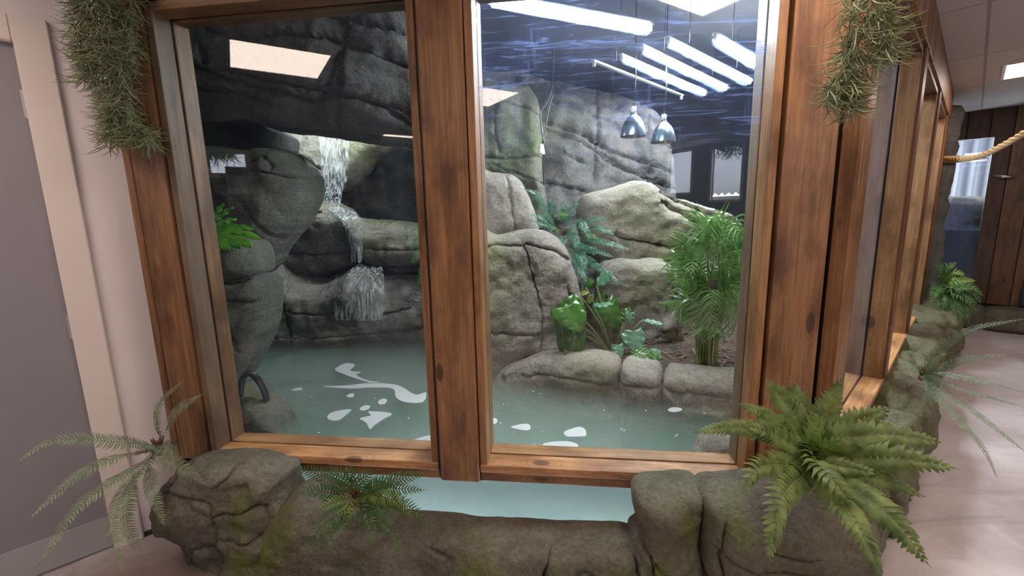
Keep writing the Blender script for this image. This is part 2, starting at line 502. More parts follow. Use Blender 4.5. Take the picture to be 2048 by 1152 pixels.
M['fern_grey'] = leafmat('grey_green_fern', (0.16, 0.20, 0.115), (0.27, 0.31, 0.20), 0.55, 0.2)
M['fern_green'] = leafmat('dark_green_fern', (0.035, 0.105, 0.03), (0.075, 0.17, 0.045), 0.38, 0.2)
M['fern_lime'] = leafmat('lime_fern', (0.13, 0.24, 0.04), (0.22, 0.33, 0.07), 0.4, 0.3)
M['fern_boston'] = leafmat('sword_fern', (0.085, 0.14, 0.035), (0.22, 0.29, 0.085), 0.45, 0.25, 22)
M['fern_teal'] = leafmat('teal_fern', (0.03, 0.105, 0.06), (0.10, 0.25, 0.165), 0.3, 0.15)
M['fern_fine'] = leafmat('fine_pale_fern', (0.13, 0.18, 0.115), (0.22, 0.28, 0.18), 0.55, 0.2)
M['palm'] = leafmat('palm_leaf', (0.08, 0.20, 0.035), (0.22, 0.42, 0.13), 0.3, 0.3, 9)
M['stem'] = leafmat('green_stem', (0.16, 0.20, 0.06), (0.24, 0.28, 0.10), 0.45, 0.05)
M['stem_brown'] = flat('brown_stem', (0.13, 0.055, 0.03), 0.6)
M['monstera'] = leafmat('glossy_leaf', (0.03, 0.115, 0.012), (0.08, 0.23, 0.03), 0.2, 0.25, 12)
M['monstera_pale'] = leafmat('blue_green_leaf', (0.10, 0.26, 0.15), (0.17, 0.36, 0.22), 0.22, 0.2, 12)
M['yellow_leaf'] = leafmat('yellow_green_leaf', (0.42, 0.48, 0.08), (0.50, 0.52, 0.14), 0.4, 0.3, 12)
M['nest'] = leafmat('bright_strap_leaf', (0.08, 0.30, 0.02), (0.20, 0.52, 0.05), 0.3, 0.35, 12)
M['moss'] = leafmat('hanging_moss', (0.19, 0.21, 0.11), (0.34, 0.37, 0.20), 0.7, 0.2, 25)
M['white'] = flat('white_ceramic', (0.75, 0.75, 0.73), 0.35)
M['lampshade'] = flat('grey_blue_aluminium', (0.20, 0.26, 0.30), 0.28, 0.85)
M['lampinner'] = flat('reflector_aluminium', (0.75, 0.68, 0.62), 0.22, 0.9)
M['housing'] = flat('enamelled_batten', (0.25, 0.26, 0.25), 0.6)

# ================================================================== SETTING
eR = Vector((dS.y, -dS.x, 0))                        # across the visitor room, away from the enclosure
V0 = -0.27                                           # side wall, measured along eR
VL, VR, U0, U1 = -2.515, 4.6, -3.3, 7.57
def RM(u, v, z): return dS * u + eR * v + Vector((0, 0, z))
UP = Vector((0, 0, 1))

def wall_with_holes(name, P, a0, a1, z0, z1, t, holes, mat, kind='structure'):
    """P(a, t, z); holes are (a0, a1, z0, z1); one mesh of abutting blocks"""
    bm = bmesh.new()
    cuts = sorted({a0, a1, *[h[0] for h in holes], *[h[1] for h in holes]})
    for p, q in zip(cuts[:-1], cuts[1:]):
        hs = sorted([h for h in holes if h[0] <= p + 1e-6 and h[1] >= q - 1e-6], key=lambda h: h[2])
        zs = z0
        for h in hs + [(0, 0, z1, z1)]:
            if h[2] > zs + 1e-4:
                o = P(p, 0, zs)
                box_bm(bm, o, P(q, 0, zs) - o, P(p, t, zs) - o, P(p, 0, h[2]) - o)
            zs = h[3]
    return tag(finish(bm, name, mat), kind=kind)

# floor and ceiling of the visitor room
def slab(name, pts, z0, z1, mat):
    bm = bmesh.new()
    lo = [bm.verts.new((p[0], p[1], z0)) for p in pts]
    hi = [bm.verts.new((p[0], p[1], z1)) for p in pts]
    bm.faces.new(lo[::-1]); bm.faces.new(hi)
    for i in range(len(pts)):
        j = (i + 1) % len(pts)
        bm.faces.new((lo[i], lo[j], hi[j], hi[i]))
    bmesh.ops.recalc_face_normals(bm, faces=bm.faces)
    return finish(bm, name, mat)
room_poly = [RM(U0 - .1, VL - .1, 0), RM(WL.dot(dS) + 0.6, VL - .1, 0), FW(0.3, 0.05, 0), FW(2.6, .05, 0), RM(U1 + .1, V0 - 0.02, 0), RM(U1 + .1, VR + .1, 0), RM(U0 - .1, VR + .1, 0)]
tag(slab('floor', room_poly, -0.12, 0.0, M['floor']), kind='structure')
tag(slab('ceiling', [FW(-0.2, .02, 0) if i == 2 else p for i, p in enumerate(room_poly)], ZC, ZC + 0.06, M['ceil']), kind='structure')
# left plastered wall with the door
UD = 0.007 + WL.dot(dS)                              # architrave outer edge, along the wall
uw = WL.dot(dS)
wall_with_holes('wall_left', lambda a, t, z: RM(a, VL - t, z), U0, uw + 0.36, 0.0, ZC, 0.10, [(uw - 0.965, uw - 0.075, 0.0, 2.12)], M['plaster'])
skirt_l = box('baseboard_left', RM(uw + 0.008, VL, 0.0), dS * 0.30, eR * 0.012, UP * 0.022, M['black_metal'])
tag(skirt_l, kind='structure')

# door_1: leaf, lining, architrave, hinges, kick plate
door = empty('door_1', RM(uw - 0.5, VL, 0), kind='structure')
box('door_leaf', RM(uw - 0.955, VL - 0.055, 0.008), dS * 0.868, eR * 0.044, UP * 2.104, M['door'], door, 0.002)
bm = bmesh.new()
box_bm(bm, RM(uw - 0.095, VL + 0.0, 0.0), dS * 0.100, eR * 0.020, UP * 2.212)
box_bm(bm, RM(uw - 1.04, VL + 0.0, 0.0), dS * 0.075, eR * 0.020, UP * 2.212)
box_bm(bm, RM(uw - 1.04, VL + 0.0, 2.112), dS * 0.945, eR * 0.020, UP * 0.098)
bmesh.ops.bevel(bm, geom=list(bm.edges), offset=0.004, segments=2, affect='EDGES')
finish(bm, 'architrave', M['white_paint'], door)
bm = bmesh.new()
box_bm(bm, RM(uw - 0.086, VL - 0.10, 0.0), dS * 0.012, eR * 0.10, UP * 2.118)
box_bm(bm, RM(uw - 0.97, VL - 0.10, 0.0), dS * 0.012, eR * 0.10, UP * 2.118)
box_bm(bm, RM(uw - 0.97, VL - 0.10, 2.113), dS * 0.895, eR * 0.10, UP * 0.014)
finish(bm, 'door_lining', M['white_paint'], door)
box('kick_plate', RM(uw - 0.94, VL - 0.0115, 0.012), dS * 0.85, eR * 0.0025, UP * 0.145, M['kick'], door, 0.0008)
for zc in (1.90, 1.03, 0.22):
    bm = bmesh.new()
    ho = RM(uw - 0.088, VL - 0.006, zc - 0.052)
    for k in range(5):
        tube_bm(bm, [ho + UP * (0.0215 * k), ho + UP * (0.0215 * k + 0.0195)], 0.0075, 12)
    box_bm(bm, RM(uw - 0.104, VL - 0.0115, zc - 0.05), dS * 0.013, eR * 0.003, UP * 0.10)
    finish(bm, 'hinge', M['steel'], door)

# ---- front timber wall with its two big windows -----------------------------------------
wf = empty('wall_front', FW(1.2, 0, 0), kind='structure')
def fboard(name, s0, s1, t0, t1, z0, z1, mat='wood', along='z', parent=None, col=1.0, bev=0.003):
    p = FW(s0, t0, z0)
    Z, Sx, T = UP * (z1 - z0), dF * (s1 - s0), nI * (t1 - t0)
    a = (Z, Sx, T) if along == 'z' else (Sx, Z, T)
    return board(name, p, *a, M[mat], parent or wf, bev, col)
ZS, ZH = 0.44, 2.228
# left post
fboard('edge_batten', -0.045, -0.012, -0.004, 0.05, 0.10, ZC, 'wood', col=0.8)
fboard('post_board', -0.002, 0.140, -0.010, 0.03, 0.40, ZC, 'wood', col=0.78)
fboard('post_core', 0.0, 0.150, 0.032, 0.16, 0.02, ZC, 'wood_dark')
# centre post
fboard('post_board', 1.205, 1.362, -0.028, 0.0, 0.375, ZC, 'wood', col=1.0)
fboard('post_core', 1.190, 1.362, 0.002, 0.16, 0.44, ZC, 'wood_dark')
fboard('post_foot', 1.19, 1.364, 0.001, 0.065, 0.362, 0.438, 'wood_dark')
# right post and corner
fboard('post_board', 2.428, 2.592, -0.012, 0.03, 0.30, ZC, 'wood', col=1.05)
fboard('post_core', 2.42, 2.60, 0.032, 0.16, 0.0, ZC, 'wood_dark')
# header above the windows
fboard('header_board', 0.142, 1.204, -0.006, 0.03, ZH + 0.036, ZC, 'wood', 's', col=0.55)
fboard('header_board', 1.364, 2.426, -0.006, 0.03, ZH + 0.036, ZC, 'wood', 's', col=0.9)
fboard('header_core', 0.142, 2.426, 0.032, 0.16, ZH + 0.036, ZC, 'wood_dark', 's')
def window(name, s0, s1, glass, colL, colR):
    wn = empty(name, FW((s0 + s1) / 2, 0, ZS), kind='structure')
    T = 0.030
    # outer (t 0..0.08) and inner (t 0.09..0.165) lining boards with the pane between them
    fboard('jamb', s0 - T, s0, 0.0, 0.080, ZS - T, ZH + T, colL[0], parent=wn, col=colL[1])
    fboard('jamb', s1, s1 + T, 0.0, 0.080, ZS - T, ZH + T, colR[0], parent=wn, col=colR[1])
    fboard('inner_jamb', s0 - T, s0, 0.092, 0.168, ZS - T, ZH + T, colL[2], parent=wn, col=colL[3])
    fboard('inner_jamb', s1, s1 + T, 0.092, 0.168, ZS - T, ZH + T, colR[2], parent=wn, col=colR[3])
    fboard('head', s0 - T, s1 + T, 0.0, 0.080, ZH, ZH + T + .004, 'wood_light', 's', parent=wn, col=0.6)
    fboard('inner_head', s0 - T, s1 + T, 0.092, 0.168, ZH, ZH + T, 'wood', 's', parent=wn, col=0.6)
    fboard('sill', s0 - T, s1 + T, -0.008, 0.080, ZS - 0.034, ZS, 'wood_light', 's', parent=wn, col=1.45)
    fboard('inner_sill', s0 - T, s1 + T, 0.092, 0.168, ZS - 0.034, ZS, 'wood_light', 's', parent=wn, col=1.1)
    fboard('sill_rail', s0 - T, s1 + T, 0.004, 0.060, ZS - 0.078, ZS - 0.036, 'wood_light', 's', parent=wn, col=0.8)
    o = FW(s0 - 0.012, 0.083, ZS - 0.012)
    box('glass_pane', o, dF * (s1 - s0 + 0.024), nI * 0.0001, UP * (ZH - ZS + 0.024), M[glass], wn)
    return wn
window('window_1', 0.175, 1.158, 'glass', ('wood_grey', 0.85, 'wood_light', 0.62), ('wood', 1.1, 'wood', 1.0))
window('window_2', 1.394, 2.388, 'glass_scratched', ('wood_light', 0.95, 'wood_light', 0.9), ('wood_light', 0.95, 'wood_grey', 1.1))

# ---- pool glass below the sill
pw = empty('window_3', FW(1.3, 0.09, 0.1), kind='structure')
box('glass_pane', FW(0.1, 0.083, 0.0), dF * 2.40, nI * 0.0001, UP * 0.402, M['glass_tank'], pw)

# ---- side timber wall with its openings ---------------------------------------------------
wr = empty('wall_right', SW(1.5, 0, 0), kind='structure')
def sboard(name, u0, u1, t0, t1, z0, z1, mat='wood', along='z', parent=None, col=1.0, bev=0.003):
    p = SW(u0, t0, z0)
    Z, Sx, T = UP * (z1 - z0), dS * (u1 - u0), nS * (t1 - t0)
    a = (Z, Sx, T) if along == 'z' else (Sx, Z, T)
    return board(name, p, *a, M[mat], parent or wr, bev, col)
# angled corner boards between the front post and the side wall
cA, cB = FW(2.606, -0.004, 0.30), SW(-0.02, 0.0, 0.30)
cd_ = (cB - cA)
board('corner_board', cA, UP * (ZC - 0.3), cd_ * 0.96, (cd_.cross(UP)).normalized() * -0.03, M['wood'], wr, 0.003, 1.0)
sboard('corner_core', 0.06, 0.12, 0.04, 0.16, 0.0, ZC, 'wood_dark')
sboard('post_board', -0.005, 0.135, -0.006, 0.03, 0.30, ZC, 'wood', col=0.95)
sboard('post_core', 0.08, 0.17, 0.032, 0.17, 0.0, ZC, 'wood_dark')
opens = [(0.19, 1.42), (1.66, 2.72), (2.96, 4.02)]
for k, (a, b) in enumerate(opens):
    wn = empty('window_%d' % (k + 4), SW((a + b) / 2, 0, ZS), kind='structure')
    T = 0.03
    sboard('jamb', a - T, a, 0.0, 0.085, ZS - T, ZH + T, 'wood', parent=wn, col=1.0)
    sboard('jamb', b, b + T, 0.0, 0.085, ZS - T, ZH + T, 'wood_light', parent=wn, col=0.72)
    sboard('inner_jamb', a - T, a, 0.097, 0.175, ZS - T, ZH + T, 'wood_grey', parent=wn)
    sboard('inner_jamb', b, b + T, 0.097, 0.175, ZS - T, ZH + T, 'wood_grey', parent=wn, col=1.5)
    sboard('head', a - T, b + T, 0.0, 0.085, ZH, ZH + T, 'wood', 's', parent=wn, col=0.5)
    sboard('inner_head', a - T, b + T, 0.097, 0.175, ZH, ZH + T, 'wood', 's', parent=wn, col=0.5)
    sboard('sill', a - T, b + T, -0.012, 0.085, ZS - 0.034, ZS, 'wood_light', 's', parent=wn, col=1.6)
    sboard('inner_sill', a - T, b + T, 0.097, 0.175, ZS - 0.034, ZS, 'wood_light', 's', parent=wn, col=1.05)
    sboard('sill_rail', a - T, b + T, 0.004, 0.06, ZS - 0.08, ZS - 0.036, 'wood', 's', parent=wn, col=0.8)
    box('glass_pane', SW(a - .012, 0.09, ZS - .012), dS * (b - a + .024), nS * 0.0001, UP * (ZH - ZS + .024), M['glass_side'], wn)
for (a, b) in ((1.452, 1.628), (2.752, 2.928), (4.052, 4.40)):
    sboard('post_board', a + .02, b - .02, -0.012, 0.03, 0.42, ZH + .03, 'wood', col=0.9)
    sboard('post_core', a, b, 0.032, 0.17, 0.0, ZC, 'wood_dark')
# beam of short upright boards above the openings
u = 0.14
while u < 4.43:
    wd = random.choice((0.12, 0.14, 0.16))
    sboard('header_board', u, min(u + wd - 0.006, 4.45), -0.016, 0.028, ZH + 0.034, ZC, 'wood', col=random.uniform(0.8, 1.25))
    u += wd
sboard('header_core', 0.10, 4.45, 0.03, 0.17, ZH + 0.034, ZC, 'wood_dark', 's')
# dark return of the wall up to the far timber wall
box('wall_side', SW(4.45, 0.10, 0.0), dS * (U1 - SW(4.45, 0, 0).dot(dS)), nS * 0.05, UP * ZC, M['black'])['kind'] = 'structure'

# ---- enclosure shell: black painted walls and ceiling --------------------------------------
tag(box('wall_enclosure_left', Vector((-4.4, 1.0, 0)), Vector((-0.1, 0, 0)), Vector((0, 5.6, 0)), UP * 3.1, M['black']), kind='structure')
tag(box('wall_enclosure_back', Vector((-4.5, 6.4, 0)), Vector((9.9, 0, 0)), Vector((0, 0.1, 0)), UP * 3.1, M['black']), kind='structure')
tag(slab('ceiling_enclosure', [FW(-3.2, 0.17, 0), FW(2.66, 0.17, 0), SW(6.4, 0.16, 0), Vector((5.4, 6.5, 0)), Vector((-4.5, 6.5, 0))], 2.98, 3.05, M['black']), kind='structure')
tag(box('wall_enclosure_front', FW(-3.2, 0.12, 0), dF * 3.15, nI * 0.04, UP * 3.1, M['black']), kind='structure')
bm = bmesh.new()
box_bm(bm, FW(-0.05, 0.10, ZC), dF * 2.72, nI * 0.06, UP * 0.56)
box_bm(bm, SW(0.0, 0.10, ZC), dS * 6.4, nS * 0.06, UP * 0.56)
tag(finish(bm, 'wall_enclosure_top', M['black']), kind='structure')
tag(slab('floor_enclosure', [FW(-3.2, 0.17, 0), FW(2.66, 0.17, 0), SW(6.4, 0.16, 0), Vector((5.4, 6.5, 0)), Vector((-4.5, 6.5, 0))], -0.12, 0.01, M['sand']), kind='structure')

# ---- wall behind the photographer with its windows (seen mirrored in the glass) ------------
gm = FW(0, 0.083, 0)
def refl_on(px, py, p0, n):
    """point on a plane behind the camera that mirrors in the front glass at that pixel"""
    c2 = CAM - nI * 2 * ((CAM - gm).dot(nI))
    d = ray(px, py); d = d - nI * 2 * d.dot(nI)
    return c2 + d * ((p0 - c2).dot(n) / d.dot(n))
pB = RM(U0, 0, 0)
def rb(px, py):
    q = refl_on(px, py, pB, dS)
    return q.dot(eR), q.z
def rrect(x0, y0, x1, y1):
    a = rb(x0, (y0 + y1) / 2)[0]; b = rb(x1, (y0 + y1) / 2)[0]
    xm = (x0 + x1) / 2
    return (min(a, b), max(a, b), rb(xm, y1)[1], rb(xm, y0)[1])
wins = [rrect(414, 302, 497, 352)]
wins = [(a, b, c, min(d, ZC - 0.08)) for a, b, c, d in wins]
wall_with_holes('wall_back', lambda a, t, z: RM(U0 - t, a, z), VL - .1, VR + .1, 0.0, ZC + .06, 0.10, wins, M['wood_dark'])
for k, (a, b, c, d) in enumerate(wins):
    wn = empty('window_%d' % (k + 7), RM(U0, (a + b) / 2, c), kind='structure')
    bm = bmesh.new()
    for (p, q, r_, s_) in ((a - .02, a + .03, c, d), (b - .03, b + .02, c, d), (a, b, c - .02, c + .03), (a, b, d - .03, d + .02)):
        box_bm(bm, RM(U0 - 0.02, p, r_), eR * (q - p), dS * 0.03, UP * (s_ - r_))
    finish(bm, 'window_frame', M['white_paint'], wn)
def rv(x0, y0, x1, y1):
    pR = RM(0, VR, 0)
    a = refl_on(x0, (y0 + y1) / 2, pR, eR); b = refl_on(x1, (y0 + y1) / 2, pR, eR)
    xm = (x0 + x1) / 2
    return (a.dot(dS), b.dot(dS), refl_on(xm, y1, pR, eR).z, min(refl_on(xm, y0, pR, eR).z, ZC - .05))
wins2 = [rv(1335, 303, 1384, 388), rv(1421, 292, 1485, 402)]
wall_with_holes('wall_visitor_right', lambda a, t, z: RM(a, VR + t, z), U0 - .1, U1 + .1, 0.0, ZC + .06, 0.10, wins2, M['wood_dark'])
for k, (a, b, c, d) in enumerate(wins2):
    wn = empty('window_%d' % (k + 8), RM((a + b) / 2, VR, c), kind='structure')
    bm = bmesh.new()
    for (p, q, r_, s_) in ((a - .02, a + .02, c, d), (b - .02, b + .02, c, d), (a, b, c - .02, c + .02), (a, b, d - .02, d + .02)):
        box_bm(bm, RM(p, VR + 0.02, r_), dS * (q - p), -eR * 0.03, UP * (s_ - r_))
    finish(bm, 'window_frame', M['white_paint'], wn)

# corrugated roof of the outbuilding seen through those windows
def corrugated(name, o, A, B, nrm, waves, amp, mat, parent=None, seg=8):
    bm = bmesh.new()
    n_ = waves * seg
    for sgn in (0, 1):
        rows = []
        for j in (0, 1):
            rows.append([bm.verts.new(o + A * (i / n_) + B * j + nrm * (amp * math.sin(2 * math.pi * i / seg) - 0.006 * sgn)) for i in range(n_ + 1)])
        for i in range(n_):
            f = bm.faces.new((rows[0][i], rows[0][i + 1], rows[1][i + 1], rows[1][i]))
            f.smooth = True
    return finish(bm, name, mat, parent)
M['corr'] = flat('pale_corrugated_sheet', (0.82, 0.80, 0.83), 0.6)
cr = corrugated('corrugated_roof', RM(U0 - 2.2, -3.2, 1.55), eR * 8.5, -dS * 2.0 + UP * 1.2, UP, 60, 0.022, M['corr'])
tag(cr, 'pale corrugated outbuilding roof mirrored at the left edge of the left pane', 'roof')
cr = corrugated('corrugated_roof', RM(-5.5, VR + 1.0, 1.72), dS * 8.0, eR * 2.0 + UP * 1.3, UP, 60, 0.022, M['corr'])
tag(cr, 'pale corrugated outbuilding roof mirrored in the right pane beside the jamb', 'roof')
tag(box('wall_outside_right', RM(-5.5, VR + 1.2, 0.0), dS * 8.0, eR * 0.1, UP * 1.68, M['plaster']), kind='structure')
tag(box('wall_outside', RM(U0 - 2.5, -3.2, 0.0), eR * 8.5, -dS * 0.1, UP * 1.5, M['plaster']), kind='structure')

# ---- far timber wall -------------------------------------------------------------------------
fw_o = Vector((5.30, 5.41, 0))
uF = fw_o.dot(dS)
def FP(v, t, z): return RM(uF - t, v, z)             # t towards the camera
pF = RM(uF, 0, 0)
def fp(px, py):
    q = onp(px, py, pF, dS)
    return q.dot(eR), q.z
wfar = empty('wall_far', RM(uF, 1.0, 0), kind='structure')
v0, z_t = fp(1958, 277)
a0 = fp(1904, 400)[0]; b0 = fp(1958, 470)[0]
zb = fp(1940, 556)[1]
hole = (a0 - 0.1, b0, zb, z_t)
v = V0 - 0.25
while v < VR:
    wd = 0.185
    e = v + wd - 0.006
    if v > hole[0] - 0.01 and e < hole[1] + 0.02 or (v < hole[1] and e > hole[0]):
        v1 = v
        board('wall_board', FP(v1, 0.0, hole[3]), UP * (ZC - hole[3]), eR * (e - v1), dS * 0.03, M['wood_dark'], wfar, 0.003, 1.0)
        board('wall_board', FP(v1, 0.0, 0.26), UP * (hole[2] - 0.26), eR * (e - v1), dS * 0.03, M['wood_dark'], wfar, 0.003, 1.0)
        if e > hole[1]:
            board('wall_board', FP(hole[1], 0.0, hole[2]), UP * (hole[3] - hole[2]), eR * (e - hole[1]), dS * 0.03, M['wood_dark'], wfar, 0.003, 1.1)
    else:
        board('wall_board', FP(v, 0.0, 0.26), UP * (ZC - 0.26), eR * wd * 0.97, dS * 0.03, M['wood'] if v > hole[1] else M['wood_dark'], wfar, 0.003, random.uniform(0.42, 0.62) if v > hole[1] else 1.0)
    v += wd
wall_with_holes('wall_far_core', lambda a, t, z: FP(a, -0.031 - t, z), V0 - .25, VR + .1, 0.0, ZC + .06, 0.06, [hole], M['black'])
# daylight-backed tank beyond the far window
fwn = empty('window_10', FP((hole[0] + hole[1]) / 2, 0, hole[2]), kind='structure')
box('glass_pane', FP(hole[0], -0.028, hole[2]), eR * (hole[1] - hole[0]), dS * 0.0001, UP * (hole[3] - hole[2]), M['glass'], fwn)
# ================================================================== LAMPS
def panel(c, label, size=0.595, half=None, grp='ceiling light panels of the visitor room'):
    o = empty('ceiling_light', Vector((c[0], c[1], ZC)), label, 'ceiling light', grp)
    L_ = size; W_ = half or size
    p = Vector((c[0], c[1], ZC - 0.012))
    box('diffuser', p - dS * (L_ / 2 - .02) - eR * (W_ / 2 - .02), dS * (L_ - .04), eR * (W_ - .04), UP * 0.008, M['panel'], o)
    bm = bmesh.new()
    for (a, b, c_, d_) in ((-L_ / 2, -W_ / 2, L_, .02), (-L_ / 2, W_ / 2 - .02, L_, .02), (-L_ / 2, -W_ / 2 + .02, .02, W_ - .04), (L_ / 2 - .02, -W_ / 2 + .02, .02, W_ - .04)):
        box_bm(bm, p + dS * a + eR * b - UP * 0.004, dS * c_, eR * d_, UP * 0.0155)
    finish(bm, 'trim_frame', M['white_paint'], o)
    return o
def reflz(px, py, z):
    return refl_on(px, py, Vector((0, 0, z)), UP)
cP1 = (reflz(467, 75, ZC) + reflz(652, 108, ZC) + reflz(630, 152, ZC) + reflz(467, 128, ZC)) / 4
cP2 = reflz(1040, 182, ZC) - eR * 0.28 - dS * 0.28
cP3 = reflz(1405, 28, ZC) - eR * 0.28 + dS * 0.28
cP4 = reflz(768, 265, ZC) + eR * 0.3 - dS * 0.3
panel(cP1, 'square pinkish-white ceiling light mirrored high in the left pane above the rock slab')
panel(cP2, 'square ceiling light mirrored beside the centre post at the left edge of the right pane')
panel(cP3, 'ceiling light mirrored as a downward point at the top edge of the right pane')
panel(cP4, 'ceiling light mirrored as a thin striped sliver under the slab by the centre post')
q = (onp(1998, 125, Vector((0, 0, ZC)), UP) + onp(2000, 160, Vector((0, 0, ZC)), UP)) / 2
panel((q + eR * 0.31), 'glowing ceiling light panel seen directly at the far right above the rope')
panel(q + eR * 1.6 - dS * 2.2, 'added unseen square ceiling light over the floor beside the side windows')  # unseen panels from here down, added to brighten the room
panel(q + eR * 3.0 - dS * 1.0, 'added unseen square ceiling light over the far right of the visitor room')
panel(RM(0.2, 3.4, 0), 'added unseen square ceiling light right of the viewer')
panel(RM(1.35, 3.0, 0), 'added unseen square ceiling light above the floor well right of the viewer')
panel(q + eR * 3.0 - dS * 3.6, 'added unseen square ceiling light over the right of the visitor room')
panel(RM(1.35, 1.55, 0), 'added unseen square ceiling light overhead, just right of the viewer')

# fluorescent tubes of the enclosure, hung along the side wall direction
def tube_light(pa, pb, label, lit=True, r=0.011, wide=0.03):
    o = empty('tube_light', (pa + pb) / 2, label, 'tube light', 'fluorescent tubes over the enclosure')
    d = (pb - pa).normalized()
    sd = d.cross(UP).normalized()
    bm = bmesh.new()
    if lit:
        tube_bm(bm, [pa, pb], r, 12)
        finish(bm, 'tube', M['tube'], o)
        bm = bmesh.new()
    # trough shaped reflector / batten above the tube
    h = UP * 0.022
    box_bm(bm, pa - d * 0.03 + h - sd * wide / 2, (pb - pa) + d * 0.06, sd * wide, UP * 0.015)
    for e_ in (pa - d * 0.02, pb + d * 0.005):
        box_bm(bm, e_ - sd * 0.012 - UP * 0.012, d * 0.015, sd * 0.024, UP * 0.05)
    finish(bm, 'batten', M['housing'], o)
    for k in (0.2, 0.8):
        bm = bmesh.new()
        q_ = pa.lerp(pb, k) + UP * 0.07
        tube_bm(bm, [q_, Vector((q_.x, q_.y, 2.99))], 0.0025, 6)
        finish(bm, 'hanger', M['black_metal'], o)
    return o
def tb(x0, y0, x1, y1, z=2.6): return atz(x0, y0, z), atz(x1, y1, z)
tube_light(*tb(1245, 119, 1408, 188), 'lit tube light, lowest of the three narrow glowing ones')
tube_light(*tb(1287, 101, 1450, 178), 'lit tube light, middle of the three narrow glowing ones')
tube_light(*tb(1338, 86, 1498, 165), 'lit tube light, uppermost of the three narrow glowing ones')
tube_light(*tb(1432, 78, 1560, 157), 'bright thick tube light running into the right window jamb', r=0.022)
tube_light(*tb(1190, 131, 1362, 196), 'unlit tube batten left of the glowing tubes', lit=False)
tube_light(Vector((-2.3, 3.75, 2.62)), Vector((-1.2, 4.05, 2.62)), 'tube light over the waterfall, hidden behind the hanging slab', r=0.016)
pa, pb = tb(985, 2, 1296, 58, 2.45)
tube_light(pa, pb, 'long bright tube light nearest the top left of the right pane', r=0.024)
# ================================================================== ROCKS
def fbm(p, sc, oct_=4):
    return noise.fractal(p * sc, 1.0, 2.0, oct_, noise_basis='PERLIN_ORIGINAL')

